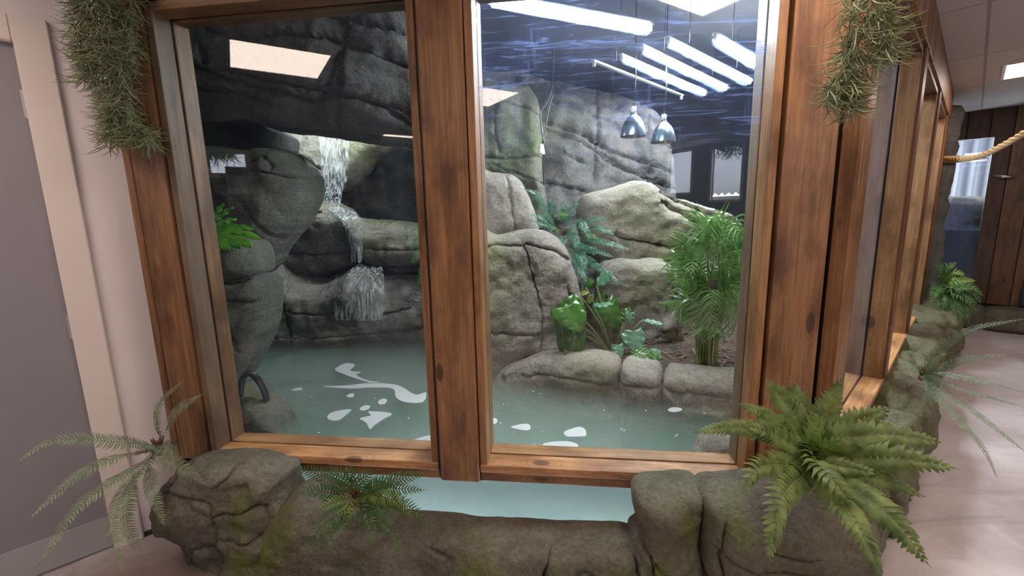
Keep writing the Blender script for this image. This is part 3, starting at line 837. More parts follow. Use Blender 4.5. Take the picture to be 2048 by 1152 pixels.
def relief(name, poly, plane, T, Tb, mat, label=None, group=None, cracks=(), R=None, g=0.02, amp=0.018, moss=(), bumps=(), pw=2.8, parent=None, kind=None, facet=None, jitter=0.004, crackw=None, crackd=None, cat='rock'):
    """a boulder: an outline on its own standing plane, swollen to real thickness front (T) and back (Tb),
    with split cracks cut in as grooves, sculpted bumps (px, py, r_m, height_m) and moss zones (px, py, r_m, strength)"""
    p0, nrm = plane
    if crackw is None: crackw, crackd = (0.008, 0.05) if mat == 'rock_out' else (0.010, 0.055)
    nrm = nrm.normalized()
    ax = UP.cross(nrm).normalized()
    ay = nrm.cross(ax)
    if nrm.dot(CAM - p0) < 0: nrm = -nrm
    def uv(px, py):
        q = onp(px, py, p0, nrm) - p0
        return Vector((q.dot(ax), q.dot(ay)))
    seed = Vector((random.uniform(0, 99), random.uniform(0, 99), random.uniform(0, 99)))
    out = catmull([uv(*p).to_3d() for p in poly], 8, True)
    out = resample(out + [out[0]], g * 0.8)
    out = [Vector((p.x, p.y)) for p in out]
    if (out[0] - out[-1]).length < g * 0.4: out.pop()
    cxm = sum((p for p in out), Vector((0, 0))) / len(out)
    out = [p + (p - cxm).normalized() * (fbm(Vector((p.x, p.y, 0)) + seed, 7, 3) * jitter * 2.2) for p in out]
    B = np.array([(p.x, p.y) for p in out])
    lo, hi = B.min(0), B.max(0)
    def inside(P):
        x, y = P[:, 0], P[:, 1]
        c = np.zeros(len(P), bool)
        x1, y1 = B[:, 0], B[:, 1]
        x2, y2 = np.roll(x1, -1), np.roll(y1, -1)
        for i in range(len(B)):
            m = (y1[i] > y) != (y2[i] > y)
            if m.any():
                xi = (x2[i] - x1[i]) * (y - y1[i]) / (y2[i] - y1[i] + 1e-12) + x1[i]
                c ^= m & (x < xi)
        return c
    def segdist(P, A_, B_):
        d = np.full(len(P), 1e9)
        for a, b in zip(A_, B_):
            ab = b - a
            t = np.clip(((P - a) @ ab) / (ab @ ab + 1e-12), 0, 1)
            q = a + t[:, None] * ab
            d = np.minimum(d, np.hypot(*(P - q).T))
        return d
    crk = []
    for c in cracks:
        pts = resample(catmull([uv(*p[:2]).to_3d() for p in c], 8), g * 0.55)
        w_ = 0.006
        pts = [Vector((p.x + fbm(p * 1.0 + seed, 16, 3) * w_ * 2, p.y + fbm(p + seed * 2, 16, 3) * w_ * 2)) for p in pts]
        if len(pts) > 2: crk.append(np.array([(p.x, p.y) for p in pts]))
    xs = np.arange(lo[0], hi[0], g)
    ys = np.arange(lo[1], hi[1], g * 0.866)
    G = np.array([(x + (g / 2 if j % 2 else 0), y) for j, y in enumerate(ys) for x in xs])
    rs_ = np.random.RandomState(3)
    G = G + rs_.uniform(-.18 * g, .18 * g, G.shape)
    G = G[inside(G)]
    dB = segdist(G, B, np.roll(B, -1, 0))
    G = G[dB > 0.55 * g]
    pts = [B, ]
    extra = []
    dep = []
    for c in crk:
        tang = np.gradient(c, axis=0)
        tang /= np.hypot(*tang.T)[:, None] + 1e-9
        no = np.stack([-tang[:, 1], tang[:, 0]], 1)
        fade = np.sin(np.linspace(0.12, 0.88, len(c)) * math.pi) ** 0.35
        wv = np.array([0.65 + 0.7 * abs(fbm(Vector((p[0], p[1], 3)) + seed, 11, 2)) for p in c])
        G = G[segdist(G, c[:-1], c[1:]) > crackw * 1.9]
        for arr, dd in ((c, -crackd * fade * wv), (c + no * crackw * wv[:, None], -crackd * 0.0 * fade), (c - no * crackw * wv[:, None], -crackd * 0.12 * fade)):
            ok = inside(arr) & (segdist(arr, B, np.roll(B, -1, 0)) > 0.3 * g)
            extra.append(arr[ok]); dep.append(dd[ok])
    nB = len(B)
    allp = np.concatenate([B, G] + extra)
    alld = np.concatenate([np.zeros(nB + len(G))] + dep)
    vco, eds, fcs, ov, _, _ = delaunay_2d_cdt([Vector(p) for p in allp], [(i, (i + 1) % nB) for i in range(nB)], [], 1, 1e-5)
    P = np.array([(v.x, v.y) for v in vco])
    dd = np.array([min((alld[o] for o in os_), default=0) if os_ else 0 for os_ in ov])
    dist = segdist(P, B, np.roll(B, -1, 0))
    R_ = R or T * 1.3
    q = np.clip(1 - np.minimum(dist / R_, 1), 0, 1)
    prof = (1 - q ** pw) ** (1 / pw)
    edge = np.minimum(dist / (R_ * 0.5), 1)
    bm_ = []
    co = []
    fr_off = np.zeros(len(P))
    for (bx, by, br, bh) in bumps:
        c = uv(bx, by)
        fr_off += bh * np.exp(-((P[:, 0] - c.x) ** 2 + (P[:, 1] - c.y) ** 2) / (br * br))
    ms = np.zeros(len(P))
    for (bx, by, br, bh) in moss:
        c = uv(bx, by)
        ms = np.maximum(ms, bh * np.exp(-((P[:, 0] - c.x) ** 2 + (P[:, 1] - c.y) ** 2) / (br * br)))
    isB = dist < 1e-4
    front = []
    verts = []
    for i, (x, y) in enumerate(P):
        b = p0 + ax * x + ay * y
        nz = fbm(b + seed, 2.6, 5) * 1.6 + fbm(b + seed, 9, 4) * 0.45 + abs(fbm(b + seed, 22, 3)) * -0.22
        sd_ = b * (2.2 if amp > 0.03 else 4.0) + seed + Vector((1, 1, 1)) * fbm(b + seed, 5, 2) * 0.25
        dv, cp = noise.voronoi(sd_)
        cv = noise.cell_vector(cp[0] * 3.1)
        nz += min(1.0, max(0.0, dv[1] - dv[0]) / 0.10) * ((sd_ - cp[0]).dot((cv - Vector((.5, .5, .5))) * 2.6) + (cv.x - 0.5) * 0.8) * (facet if facet is not None else 0.6 if amp > 0.03 else 1.25)
        st = noise.noise(Vector((b.x * 1.5, b.y * 1.5, b.z * 13)) + seed) * 0.2
        h = prof[i] * T + (nz + st) * amp * edge[i] + fr_off[i] * edge[i] + dd[i]
        verts.append(b + nrm * h)
    back = {}
    n = len(verts)
    for i, (x, y) in enumerate(P):
        if isB[i]: back[i] = i
        else:
            b = p0 + ax * x + ay * y
            back[i] = len(verts)
            verts.append(b - nrm * (prof[i] * Tb))
    faces = [tuple(f) for f in fcs] + [tuple(back[k] for k in reversed(f)) for f in fcs if not all(isB[k] for k in f)]
    me = bpy.data.meshes.new(name)
    me.from_pydata(verts, [], faces)
    me.polygons.foreach_set('use_smooth', [True] * len(me.polygons))
    bm = bmesh.new(); bm.from_mesh(me)
    bmesh.ops.recalc_face_normals(bm, faces=bm.faces)
    bm.to_mesh(me); bm.free()
    a = me.attributes.new('moss', 'FLOAT', 'POINT')
    vals = list(ms) + [0.0] * (len(verts) - n)
    a.data.foreach_set('value', vals)
    o = link(name, me, M[mat], parent)
    return tag(o, label, cat if label else None, group, kind)
def PY_(Y): return (Vector((0, Y, 0)), Vector((0, -1, 0)))
def PT(t, s=0): return (FW(s, t, 0), -nI)
def P2(a, b):
    d = b - a; d.z = 0
    return (a, Vector((d.y, -d.x, 0)))

# ---- visitor side plinth rocks ---------------------------------------------------
relief('boulder', [(372, 930), (400, 912), (470, 907), (560, 920), (590, 932), (592, 975), (640, 1040), (590, 1060), (520, 1150), (480, 1190), (410, 1165), (402, 1100), (390, 1050), (360, 1040), (350, 1000), (346, 965)], PT(-0.07), 0.15, 0.10, 'rock_out',
       'mossy grey-green boulder at the lower left, under the left window corner',
       cracks=[[(372, 948), (420, 952), (470, 962), (480, 1010), (484, 1080), (478, 1180)], [(484, 935), (500, 920), (490, 905)], [(484, 1030), (540, 1032), (575, 1020), (600, 1000)], [(395, 1046), (440, 1054), (482, 1050)], [(432, 1060), (425, 1100), (405, 1145)], [(395, 940), (400, 930), (392, 920)], [(490, 985), (540, 975), (570, 968)]],
       g=0.012, amp=0.02, R=0.10, moss=[(535, 970, .07, .8), (530, 1000, .05, 1.0), (540, 1080, .09, 1.0), (560, 1120, .07, .6), (400, 990, .03, .2)], bumps=[(420, 990, .06, .03), (540, 985, .06, .03), (430, 1100, .05, -.035)])
relief('boulder', [(560, 1010), (600, 970), (640, 960), (700, 990), (790, 1020), (790, 1080), (780, 1180), (640, 1210), (500, 1200), (495, 1120), (520, 1060)], PT(-0.10), 0.16, 0.10, 'rock_out',
       'rounded rock under the bright green fern, its left part yellow-green with moss',
       cracks=[[(640, 1100), (645, 1150), (640, 1200)], [(745, 1130), (700, 1160), (660, 1200)], [(650, 1110), (625, 1140)]],
       g=0.014, amp=0.018, moss=[(600, 1010, .09, .8), (570, 1060, .10, .9), (540, 1120, .1, .5)], bumps=[(640, 1010, .08, .03)])
relief('kerb_rock', [(760, 1040), (860, 1040), (960, 1050), (1050, 1056), (1150, 1060), (1250, 1064), (1290, 1090), (1320, 1190), (1100, 1200), (900, 1200), (740, 1190), (730, 1100)], PT(-0.09), 0.14, 0.10, 'rock_out',
       'low kerb rock running along below the pool glass in the middle',
       cracks=[[(740, 1128), (800, 1138), (900, 1136), (1000, 1140), (1095, 1136)], [(760, 1150), (850, 1148)], [(880, 1060), (920, 1075)], [(1110, 1058), (1096, 1080), (1094, 1110), (1102, 1190)], [(1110, 1120), (1140, 1105), (1170, 1095), (1210, 1112)], [(1260, 1075), (1280, 1130), (1300, 1160)]], g=0.013, amp=0.016, R=0.08,
       moss=[(980, 1110, .10, .8), (1050, 1130, .08, .7), (1130, 1130, .10, .6), (1230, 1110, .07, .6)])
relief('boulder', [(1268, 962), (1330, 955), (1392, 958), (1400, 1000), (1392, 1060), (1430, 1140), (1400, 1200), (1320, 1190), (1290, 1130), (1258, 1080), (1255, 1058), (1275, 1040), (1265, 1000)], PT(-0.06), 0.15, 0.10, 'rock_out',
       'narrow brown-green rock at the right edge of the pool glass',
       cracks=[[(1280, 1050), (1310, 1085), (1360, 1098), (1388, 1092)], [(1392, 965), (1388, 1020), (1386, 1090)], [(1290, 1060), (1300, 1130), (1330, 1190)]], g=0.013, amp=0.02, R=0.10,
       moss=[(1365, 1010, .06, .7), (1340, 1120, .07, .5), (1305, 1090, .04, .7)], bumps=[(1330, 1000, .05, .02)])
relief('boulder', [(1400, 965), (1470, 958), (1560, 952), (1650, 960), (1700, 1000), (1715, 1060), (1722, 1120), (1715, 1200), (1440, 1210), (1410, 1150), (1392, 1090), (1390, 1010)], PT(-0.10), 0.20, 0.12, 'rock_out',
       'large dark grey boulder under the corner post, beneath the broad-leaved fern',
       cracks=[[(1400, 1035), (1450, 1042), (1520, 1052), (1600, 1060)], [(1420, 985), (1412, 1040), (1420, 1100), (1440, 1160)], [(1490, 1010), (1560, 1020)]], g=0.015, amp=0.022, R=0.13,
       moss=[(1440, 990, .05, .6), (1480, 1130, .09, .5), (1560, 1150, .08, .4)], bumps=[(1520, 1010, .1, .02)])

def boulder(name, c, size, mat, label, rot=0.0, amp=0.12, seed=None, e=0.7, cracks=True, sub=26, group=None, moss=0.0, cat='rock', kind=None, cdepth=0.035):
    """rounded block: superquadric, weathered, with split lines between its plates"""
    sd = Vector((random.uniform(0, 99), random.uniform(0, 99), random.uniform(0, 99))) if seed is None else Vector((seed, seed * 1.7, -seed))
    bm = bmesh.new()
    bmesh.ops.create_cube(bm, size=2.0)
    bmesh.ops.subdivide_edges(bm, edges=bm.edges, cuts=sub, use_grid_fill=True)
    R3 = Matrix.Rotation(rot, 3, 'Z')
    sz = Vector(size) * 0.5
    for v in bm.verts:
        d = v.co.normalized()
        k = (abs(d.x) ** (2 / e) + abs(d.y) ** (2 / e) + abs(d.z) ** (2 / e)) ** (-e / 2)
        p = Vector((d.x * k * sz.x, d.y * k * sz.y, d.z * k * sz.z))
        m = min(sz)
        p += d * (fbm(p + sd, 1.6 / max(m * 2, .2), 4) * amp * m * 2 + fbm(p + sd, 14, 3) * 0.008)
        if cracks:
            dv, _ = noise.voronoi(Vector((p.x, p.y, p.z)) * (0.95 / max(m * 1.6, .12)) + sd)
            ed = dv[1] - dv[0]
            if ed < 0.09: p -= d * cdepth * (1 - ed / 0.09) * min(1, m * 5)
        v.co = R3 @ p + Vector(c)
    o = finish(bm, name, M[mat], None, True)
    a = o.data.attributes.new('moss', 'FLOAT', 'POINT')
    a.data.foreach_set('value', [moss] * len(o.data.vertices))
    return tag(o, label, cat if label else None, group, kind)

# boulders along the foot of the side windows
for (u_, t_, su, st, h, lab) in (
        (0.26, -0.06, 0.46, 0.22, 0.38, 'mossy boulder behind the broad-leaved fern at the foot of the corner'),
        (0.86, -0.09, 0.74, 0.28, 0.40, 'fissured grey-green boulder under the first side window sill'),
        (1.52, -0.10, 0.60, 0.34, 0.39, 'dark boulder behind the thin-fronded fern by the side wall'),
        (2.15, -0.07, 0.70, 0.30, 0.42, 'pale sloping boulder under the second side window sill'),
        (2.95, -0.08, 0.90, 0.34, 0.44, 'dark humped boulder under the third side window'),
        (3.95, -0.10, 1.10, 0.46, 0.50, 'brown boulder under the dark drooping fern at the far end')):
    boulder('boulder', SW(u_, t_ + 0.02, h * 0.46), (su, st, h * 1.02), 'rock_out', lab, rot=math.pi / 2 - _b, e=0.42, amp=0.12, moss=0.25, group='boulders at the foot of the side wall')

# trunk-like rock column at the end of the side wall
bm = bmesh.new()
cpts = [SW(4.56, 0.02, z) + Vector((0.02 * math.sin(z * 5), 0.02 * math.cos(z * 4), 0)) for z in np.linspace(0.2, 2.40, 40)]
rr = [0.115 + 0.025 * fbm(Vector((0, 0, p.z)), 2.4, 3) + (0.06 if p.z < 0.8 else 0) * (0.8 - p.z) - (0.05 if 1.05 < p.z < 1.35 else 0) * math.sin((p.z - 1.05) / .3 * math.pi) * .3 for p in cpts]
rr[-1] *= 0.7; rr[-2] *= 0.95
tube_bm(bm, cpts, rr, 28)
for v in bm.verts:
    v.co += (v.co - Vector((cpts[0].x, cpts[0].y, v.co.z))).normalized() * (fbm(v.co, 7, 4) * 0.03 + (0.015 if 2.1 < v.co.z < 2.17 else 0))
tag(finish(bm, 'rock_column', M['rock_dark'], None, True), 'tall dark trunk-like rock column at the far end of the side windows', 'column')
# kerb stones under the far timber wall
v = V0 - 0.25
for k in range(6):
    boulder('kerb_stone', FP(v + 0.36, 0.20, 0.135), (0.78, 0.34, 0.27), 'rock_out', 'low dark stone block under the far timber wall', rot=-_b, e=0.4, amp=0.05, group='kerb stones under the far wall', cat='stone block', cracks=False, sub=14)
    v += 0.74

# ---- enclosure rocks ----------------------------------------------------------------
# overhead slab in the left pane
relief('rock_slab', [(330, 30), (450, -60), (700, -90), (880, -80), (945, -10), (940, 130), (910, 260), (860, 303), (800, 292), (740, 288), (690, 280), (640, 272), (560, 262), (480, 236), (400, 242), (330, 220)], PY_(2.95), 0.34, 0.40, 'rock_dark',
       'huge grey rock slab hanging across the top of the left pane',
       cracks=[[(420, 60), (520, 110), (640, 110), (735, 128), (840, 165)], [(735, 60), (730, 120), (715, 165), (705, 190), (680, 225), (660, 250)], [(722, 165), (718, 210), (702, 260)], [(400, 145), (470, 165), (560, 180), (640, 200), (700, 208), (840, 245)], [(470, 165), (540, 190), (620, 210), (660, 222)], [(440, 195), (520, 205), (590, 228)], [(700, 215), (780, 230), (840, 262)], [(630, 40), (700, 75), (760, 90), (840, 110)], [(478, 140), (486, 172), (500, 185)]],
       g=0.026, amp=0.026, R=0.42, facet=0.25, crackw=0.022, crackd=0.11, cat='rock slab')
# dark block added to stand for the black shaded gap under the slab
relief('gap_rock', [(370, 225), (480, 228), (560, 258), (566, 285), (556, 305), (480, 300), (400, 302), (360, 300)], PY_(3.25), 0.25, 0.5, 'rock_dark',
       'dark rock block added to fill the shaded gap under the hanging slab at the left', cracks=[], g=0.03, amp=0.03, cat='rock block')
relief('boulder', [(390, 305), (500, 301), (570, 301), (600, 320), (620, 350), (622, 395), (605, 435), (575, 475), (548, 510), (528, 545), (470, 585), (420, 580), (380, 420)], PY_(2.80), 0.26, 0.4, 'rock_green',
       'big smooth grey-green boulder on the left of the waterfall',
       cracks=[[(490, 355), (560, 350), (615, 362)], [(540, 420), (560, 450), (570, 470)], [(570, 325), (590, 345)], [(440, 330), (500, 345), (560, 330)]],
       g=0.022, amp=0.035, R=0.22, facet=0.3, moss=[(500, 330, .2, .5), (560, 400, .15, .3)])
relief('boulder', [(425, 492), (460, 478), (495, 474), (516, 500), (524, 545), (500, 562), (425, 562), (410, 530)], PY_(2.46), 0.17, 0.3, 'rock_green',
       'small blocky rock below the bright strap-leaved plant', g=0.018, amp=0.03, moss=[(470, 500, .1, .4)])
relief('boulder', [(425, 560), (480, 553), (525, 550), (541, 580), (538, 640), (524, 690), (500, 740), (484, 765), (440, 775), (415, 700), (415, 610)], PY_(2.42), 0.17, 0.3, 'rock_green',
       'pillar-like rock standing in the water beside the left jamb', cracks=[[(430, 566), (480, 562), (525, 552)], [(440, 600), (490, 590), (535, 598)], [(490, 640), (500, 690)]], g=0.018, amp=0.03)
relief('boulder', [(455, 782), (484, 776), (504, 792), (524, 816), (546, 842), (562, 868), (570, 905), (440, 915), (430, 830)], PY_(2.10), 0.07, 0.25, 'rock_green',
       'pale mossy rock at the waterline in the lower left corner of the left pane', g=0.015, amp=0.02, moss=[(500, 800, .1, .7)])
# waterfall rocks
relief('waterfall_rock', [(535, 250), (620, 235), (700, 240), (800, 262), (775, 300), (745, 318), (722, 350), (700, 372), (668, 388), (640, 380), (600, 362), (565, 325), (540, 290)], PY_(4.6), 0.25, 0.5, 'rock_wet',
       'brightly lit wet rock at the top of the waterfall', cracks=[[(560, 295), (600, 305), (640, 330), (660, 345)], [(632, 285), (625, 310)], [(610, 345), (650, 360)]], g=0.03, amp=0.05, R=0.3, moss=[(725, 300, .25, .8)])
relief('waterfall_rock', [(548, 522), (575, 478), (598, 436), (618, 403), (655, 402), (690, 410), (716, 440), (724, 480), (722, 530), (690, 545), (620, 560), (560, 545)], PY_(4.15), 0.38, 0.4, 'rock_wet',
       'domed wet rock in the middle of the cascade with a pale cap', cracks=[[(600, 428), (640, 425), (670, 426)], [(600, 500), (660, 503), (715, 500)]], g=0.03, amp=0.04, R=0.45, moss=[(655, 420, .14, .8)])
relief('waterfall_rock', [(690, 432), (740, 438), (800, 442), (870, 452), (900, 480), (890, 530), (800, 536), (745, 530), (716, 505), (700, 470)], PY_(4.0), 0.32, 0.5, 'rock_wet',
       'green-yellow wet ledge right of the cascade beside the centre post', cracks=[[(730, 490), (800, 495), (870, 492)]], g=0.03, amp=0.035, R=0.36, moss=[(780, 460, .3, .7)])
relief('waterfall_rock', [(505, 560), (530, 530), (570, 520), (610, 545), (660, 558), (690, 545), (735, 520), (775, 545), (830, 545), (900, 556), (920, 620), (915, 680), (700, 690), (500, 680), (500, 620)], PY_(3.95), 0.34, 0.5, 'rock_wet',
       'broad pale rock at the foot of the waterfall meeting the water', cracks=[[(612, 550), (614, 600), (618, 660)], [(535, 600), (600, 604), (680, 610), (760, 616), (840, 600)], [(530, 650), (620, 655), (740, 650), (860, 640)]], g=0.03, amp=0.045, R=0.34, bumps=[(560, 560, .25, .12), (720, 570, .22, .18), (640, 640, .5, .05)], moss=[(600, 600, .3, .35)])
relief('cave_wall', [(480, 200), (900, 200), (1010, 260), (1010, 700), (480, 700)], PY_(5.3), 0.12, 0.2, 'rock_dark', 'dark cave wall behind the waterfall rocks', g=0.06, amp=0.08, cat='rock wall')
# right pane
relief('wall_rock_panel', [(940, 110), (1060, 150), (1150, 172), (1240, 190), (1310, 225), (1340, 290), (1352, 400), (1352, 620), (940, 620)], PY_(5.15), 0.16, 0.2, 'rock_back', 'tall grey rock-faced back wall with slanting layered cracks',
       cracks=[[(1078, 205), (1150, 225), (1240, 262), (1340, 300), (1420, 320)], [(1085, 250), (1150, 272), (1200, 298), (1280, 330), (1345, 352)], [(1090, 262), (1160, 290), (1230, 330)], [(1090, 180), (1200, 215), (1330, 255)], [(1090, 365), (1140, 378), (1172, 386)], [(1192, 180), (1188, 280), (1186, 370)], [(1290, 240), (1288, 380)], [(1200, 318), (1260, 350), (1350, 380)], [(1120, 310), (1170, 330)]],
       g=0.045, amp=0.07, crackw=0.020, crackd=0.08, kind=None, moss=[(1100, 250, .3, .4)], cat='rock wall')
relief('boulder', [(920, 150), (1000, 165), (1060, 178), (1082, 230), (1086, 330), (1092, 430), (1060, 470), (920, 470)], PY_(4.65), 0.22, 0.4, 'rock_green',
       'tall green-stained block beside the centre post, behind the ferns', cracks=[[(985, 330), (1030, 350), (1080, 368)], [(975, 210), (1040, 222), (1080, 240)], [(1000, 180), (990, 250), (1000, 310)], [(960, 318), (1020, 322), (1085, 318)]],
       g=0.03, amp=0.05, R=0.22, moss=[(1060, 290, .25, .8), (1010, 340, .25, .7)])
relief('boulder', [(930, 335), (985, 345), (1030, 352), (1052, 380), (1068, 420), (1075, 465), (1040, 490), (930, 490)], PY_(3.85), 0.22, 0.4, 'rock_in',
       'pale grey rock above the big rounded block at the left of the right pane', cracks=[[(1012, 352), (1022, 400), (1032, 462)]], g=0.025, amp=0.035, R=0.25)
relief('boulder', [(1155, 440), (1163, 395), (1205, 380), (1262, 363), (1292, 366), (1335, 392), (1400, 412), (1442, 424), (1462, 445), (1458, 480), (1440, 540), (1400, 575), (1350, 590), (1250, 580), (1180, 520)], PY_(3.95), 0.36, 0.45, 'rock_in',
       'long sloping pale slab in the middle of the right pane, split by dark cracks', cracks=[[(1302, 388), (1340, 405), (1380, 422), (1420, 435), (1452, 442)], [(1302, 408), (1340, 430), (1365, 443), (1400, 446), (1430, 462)], [(1215, 468), (1260, 478), (1305, 487), (1335, 500), (1350, 525)], [(1350, 470), (1380, 490), (1400, 520)]],
       g=0.022, amp=0.045, R=0.30, crackw=0.021, crackd=0.11, facet=0.35, moss=[(1260, 440, .25, .45), (1300, 470, .25, .5), (1290, 500, .15, .5)], bumps=[(1290, 400, .12, .05), (1370, 500, .12, -.10)])
relief('boulder', [(935, 470), (1000, 470), (1055, 458), (1098, 466), (1128, 490), (1146, 535), (1162, 590), (1166, 640), (1150, 700), (1100, 735), (1040, 755), (980, 765), (930, 765)], PY_(3.18), 0.30, 0.4, 'rock_in',
       'large rounded grey boulder at the left of the right pane, standing in the pool', cracks=[[(1044, 480), (1056, 520), (1066, 560), (1079, 610), (1078, 680), (1080, 750)], [(1052, 500), (1062, 540), (1074, 580)], [(972, 487), (1040, 485), (1090, 492), (1130, 512)], [(960, 640), (1000, 645), (1075, 648)], [(1125, 560), (1140, 600), (1150, 640)]],
       g=0.018, amp=0.035, R=0.22, moss=[(985, 500, .12, .8), (1000, 560, .2, .3)])
relief('boulder', [(1198, 560), (1208, 530), (1240, 519), (1290, 518), (1328, 522), (1346, 550), (1352, 610), (1358, 680), (1345, 730), (1240, 740), (1205, 700), (1195, 630)], PY_(3.35), 0.24, 0.35, 'rock_in',
       'square-topped rock block behind the split-leaf plant', cracks=[[(1320, 540), (1330, 600), (1328, 650)], [(1286, 660), (1310, 658), (1332, 680), (1335, 720)]], g=0.018, amp=0.03, R=0.15, moss=[(1280, 560, .2, .45)])
# pool-side ledge, following the waterline towards the camera on the right
LA, LB = atz(985, 757, 0.37), atz(1475, 822, 0.37)
LP = P2(LA, LB)
LPn = LP[1].normalized() * (-1 if LP[1].dot(CAM - LA) < 0 else 1)
LPP = (LA - LPn * 0.14, LPn)
relief('ledge_rock', [(1000, 745), (1040, 722), (1085, 708), (1140, 704), (1200, 708), (1236, 722), (1243, 760), (1243, 830), (1000, 810)], LPP, 0.15, 0.18, 'rock_in', 'low pale ledge rock left of the hanging leaf, along the water edge',
       cracks=[[(1060, 738), (1110, 733), (1170, 742), (1230, 757)]], g=0.014, amp=0.022, R=0.10, moss=[(1200, 730, .12, .4)])
relief('ledge_rock', [(1245, 730), (1280, 726), (1322, 738), (1330, 790), (1325, 850), (1246, 840)], LPP, 0.16, 0.18, 'rock_in', 'short middle ledge rock under the folded hanging leaf, along the water edge',
       cracks=[[(1246, 750), (1290, 752), (1325, 758)]], g=0.014, amp=0.02, R=0.09)
relief('ledge_rock', [(1330, 745), (1370, 738), (1430, 742), (1500, 748), (1580, 756), (1600, 880), (1480, 880), (1334, 850)], LPP, 0.17, 0.18, 'rock_in', 'long pale ledge rock at the right, along the water edge in front of the bark',
       cracks=[[(1335, 762), (1400, 768), (1460, 772), (1540, 776)], [(1440, 778), (1452, 772)]], g=0.014, amp=0.02, R=0.09, moss=[(1450, 800, .15, .3)])
relief('boulder', [(1402, 890), (1420, 874), (1455, 869), (1490, 876), (1530, 890), (1530, 930), (1400, 930)], PY_(1.74), 0.09, 0.12, 'rock_in',
       'small beige rock poking up from the water in the right pane, lower right corner', g=0.014, amp=0.012)

# ---- bark soil bed behind the ledge
bm = bmesh.new()
c0, c1 = LA - LPn * 0.20, LB - LPn * 0.20
dn = (c1 - c0).normalized()
nx_, ny_ = 60, 44
gv = [[None] * (ny_ + 1) for _ in range(nx_ + 1)]
for i in range(nx_ + 1):
    for j in range(ny_ + 1):
        p = c0 + dn * (0.15 + 2.3 * i / nx_) - LPn * (1.9 * j / ny_)
        z = 0.47 + 0.10 * (j / ny_) + fbm(Vector((p.x, p.y, 0)), 3, 4) * 0.03 + fbm(Vector((p.x, p.y, 5)), 22, 3) * 0.012
        gv[i][j] = bm.verts.new((p.x, p.y, z))
for i in range(nx_):
    for j in range(ny_):
        if any((q_.co - SW(0, 0.2, 0)).dot(nS) < 0 for q_ in (gv[i][j], gv[i + 1][j + 1], gv[i + 1][j])): continue
        bm.faces.new((gv[i][j], gv[i + 1][j], gv[i + 1][j + 1], gv[i][j + 1]))
for v_ in [v_ for v_ in bm.verts if not v_.link_faces]: bm.verts.remove(v_)
tag(finish(bm, 'bark_mulch', M['soil'], None, True), kind='stuff')
def soilz(x, y): return 0.47 + 0.10 * min(1, max(0, (Vector((x, y, 0)) - Vector((c0.x, c0.y, 0))).dot(-LPn) / 1.9)) + fbm(Vector((x, y, 0)), 3, 4) * 0.03
bm = bmesh.new()
for k in range(520):
    p = c0 + dn * random.uniform(0.3, 1.9) - LPn * random.uniform(0.03, 1.3)
    if (p - SW(0, 0.25, 0)).dot(nS) < 0: continue
    z = soilz(p.x, p.y) + random.uniform(0.004, 0.016)
    a = random.uniform(0, math.pi)
    d = Vector((math.cos(a), math.sin(a), random.uniform(-.25, .25))) * random.uniform(0.01, 0.045)
    sd = Vector((-d.y, d.x, 0)).normalized() * random.uniform(0.002, 0.006)
    q = Vector((p.x, p.y, z))
    box_bm(bm, q - d - sd, d * 2, sd * 2, UP * 0.003)
tag(finish(bm, 'bark_chips', M['chip']), kind='stuff')

# ---- pool water: surface just above the sill foot
wpoly = [FW(0.0, 0.084, 0), FW(2.50, 0.084, 0), LB - LPn * 0.1 + dn * 0.5, LA - LPn * 0.1, Vector((0.1, 4.2, 0)), Vector((-0.4, 5.2, 0)), Vector((-3.6, 5.2, 0)), Vector((-3.6, 3.6, 0)), FW(-0.25, 0.5, 0)]
bm = bmesh.new()
lo_ = [bm.verts.new((p.x, p.y, 0.012)) for p in wpoly]
hi_ = [bm.verts.new((p.x, p.y, 0.372)) for p in wpoly]
bm.faces.new(lo_[::-1]).material_index = 1
bm.faces.new(hi_).material_index = 0
for i in range(len(wpoly)):
    j = (i + 1) % len(wpoly)
    bm.faces.new((lo_[i], lo_[j], hi_[j], hi_[i])).material_index = 1
bmesh.ops.recalc_face_normals(bm, faces=bm.faces)
wo = finish(bm, 'pool_water', [M['water'], M['water_side']])
tag(wo, 'still milky grey-green pool water behind both windows', 'water')
wo['kind'] = 'stuff'
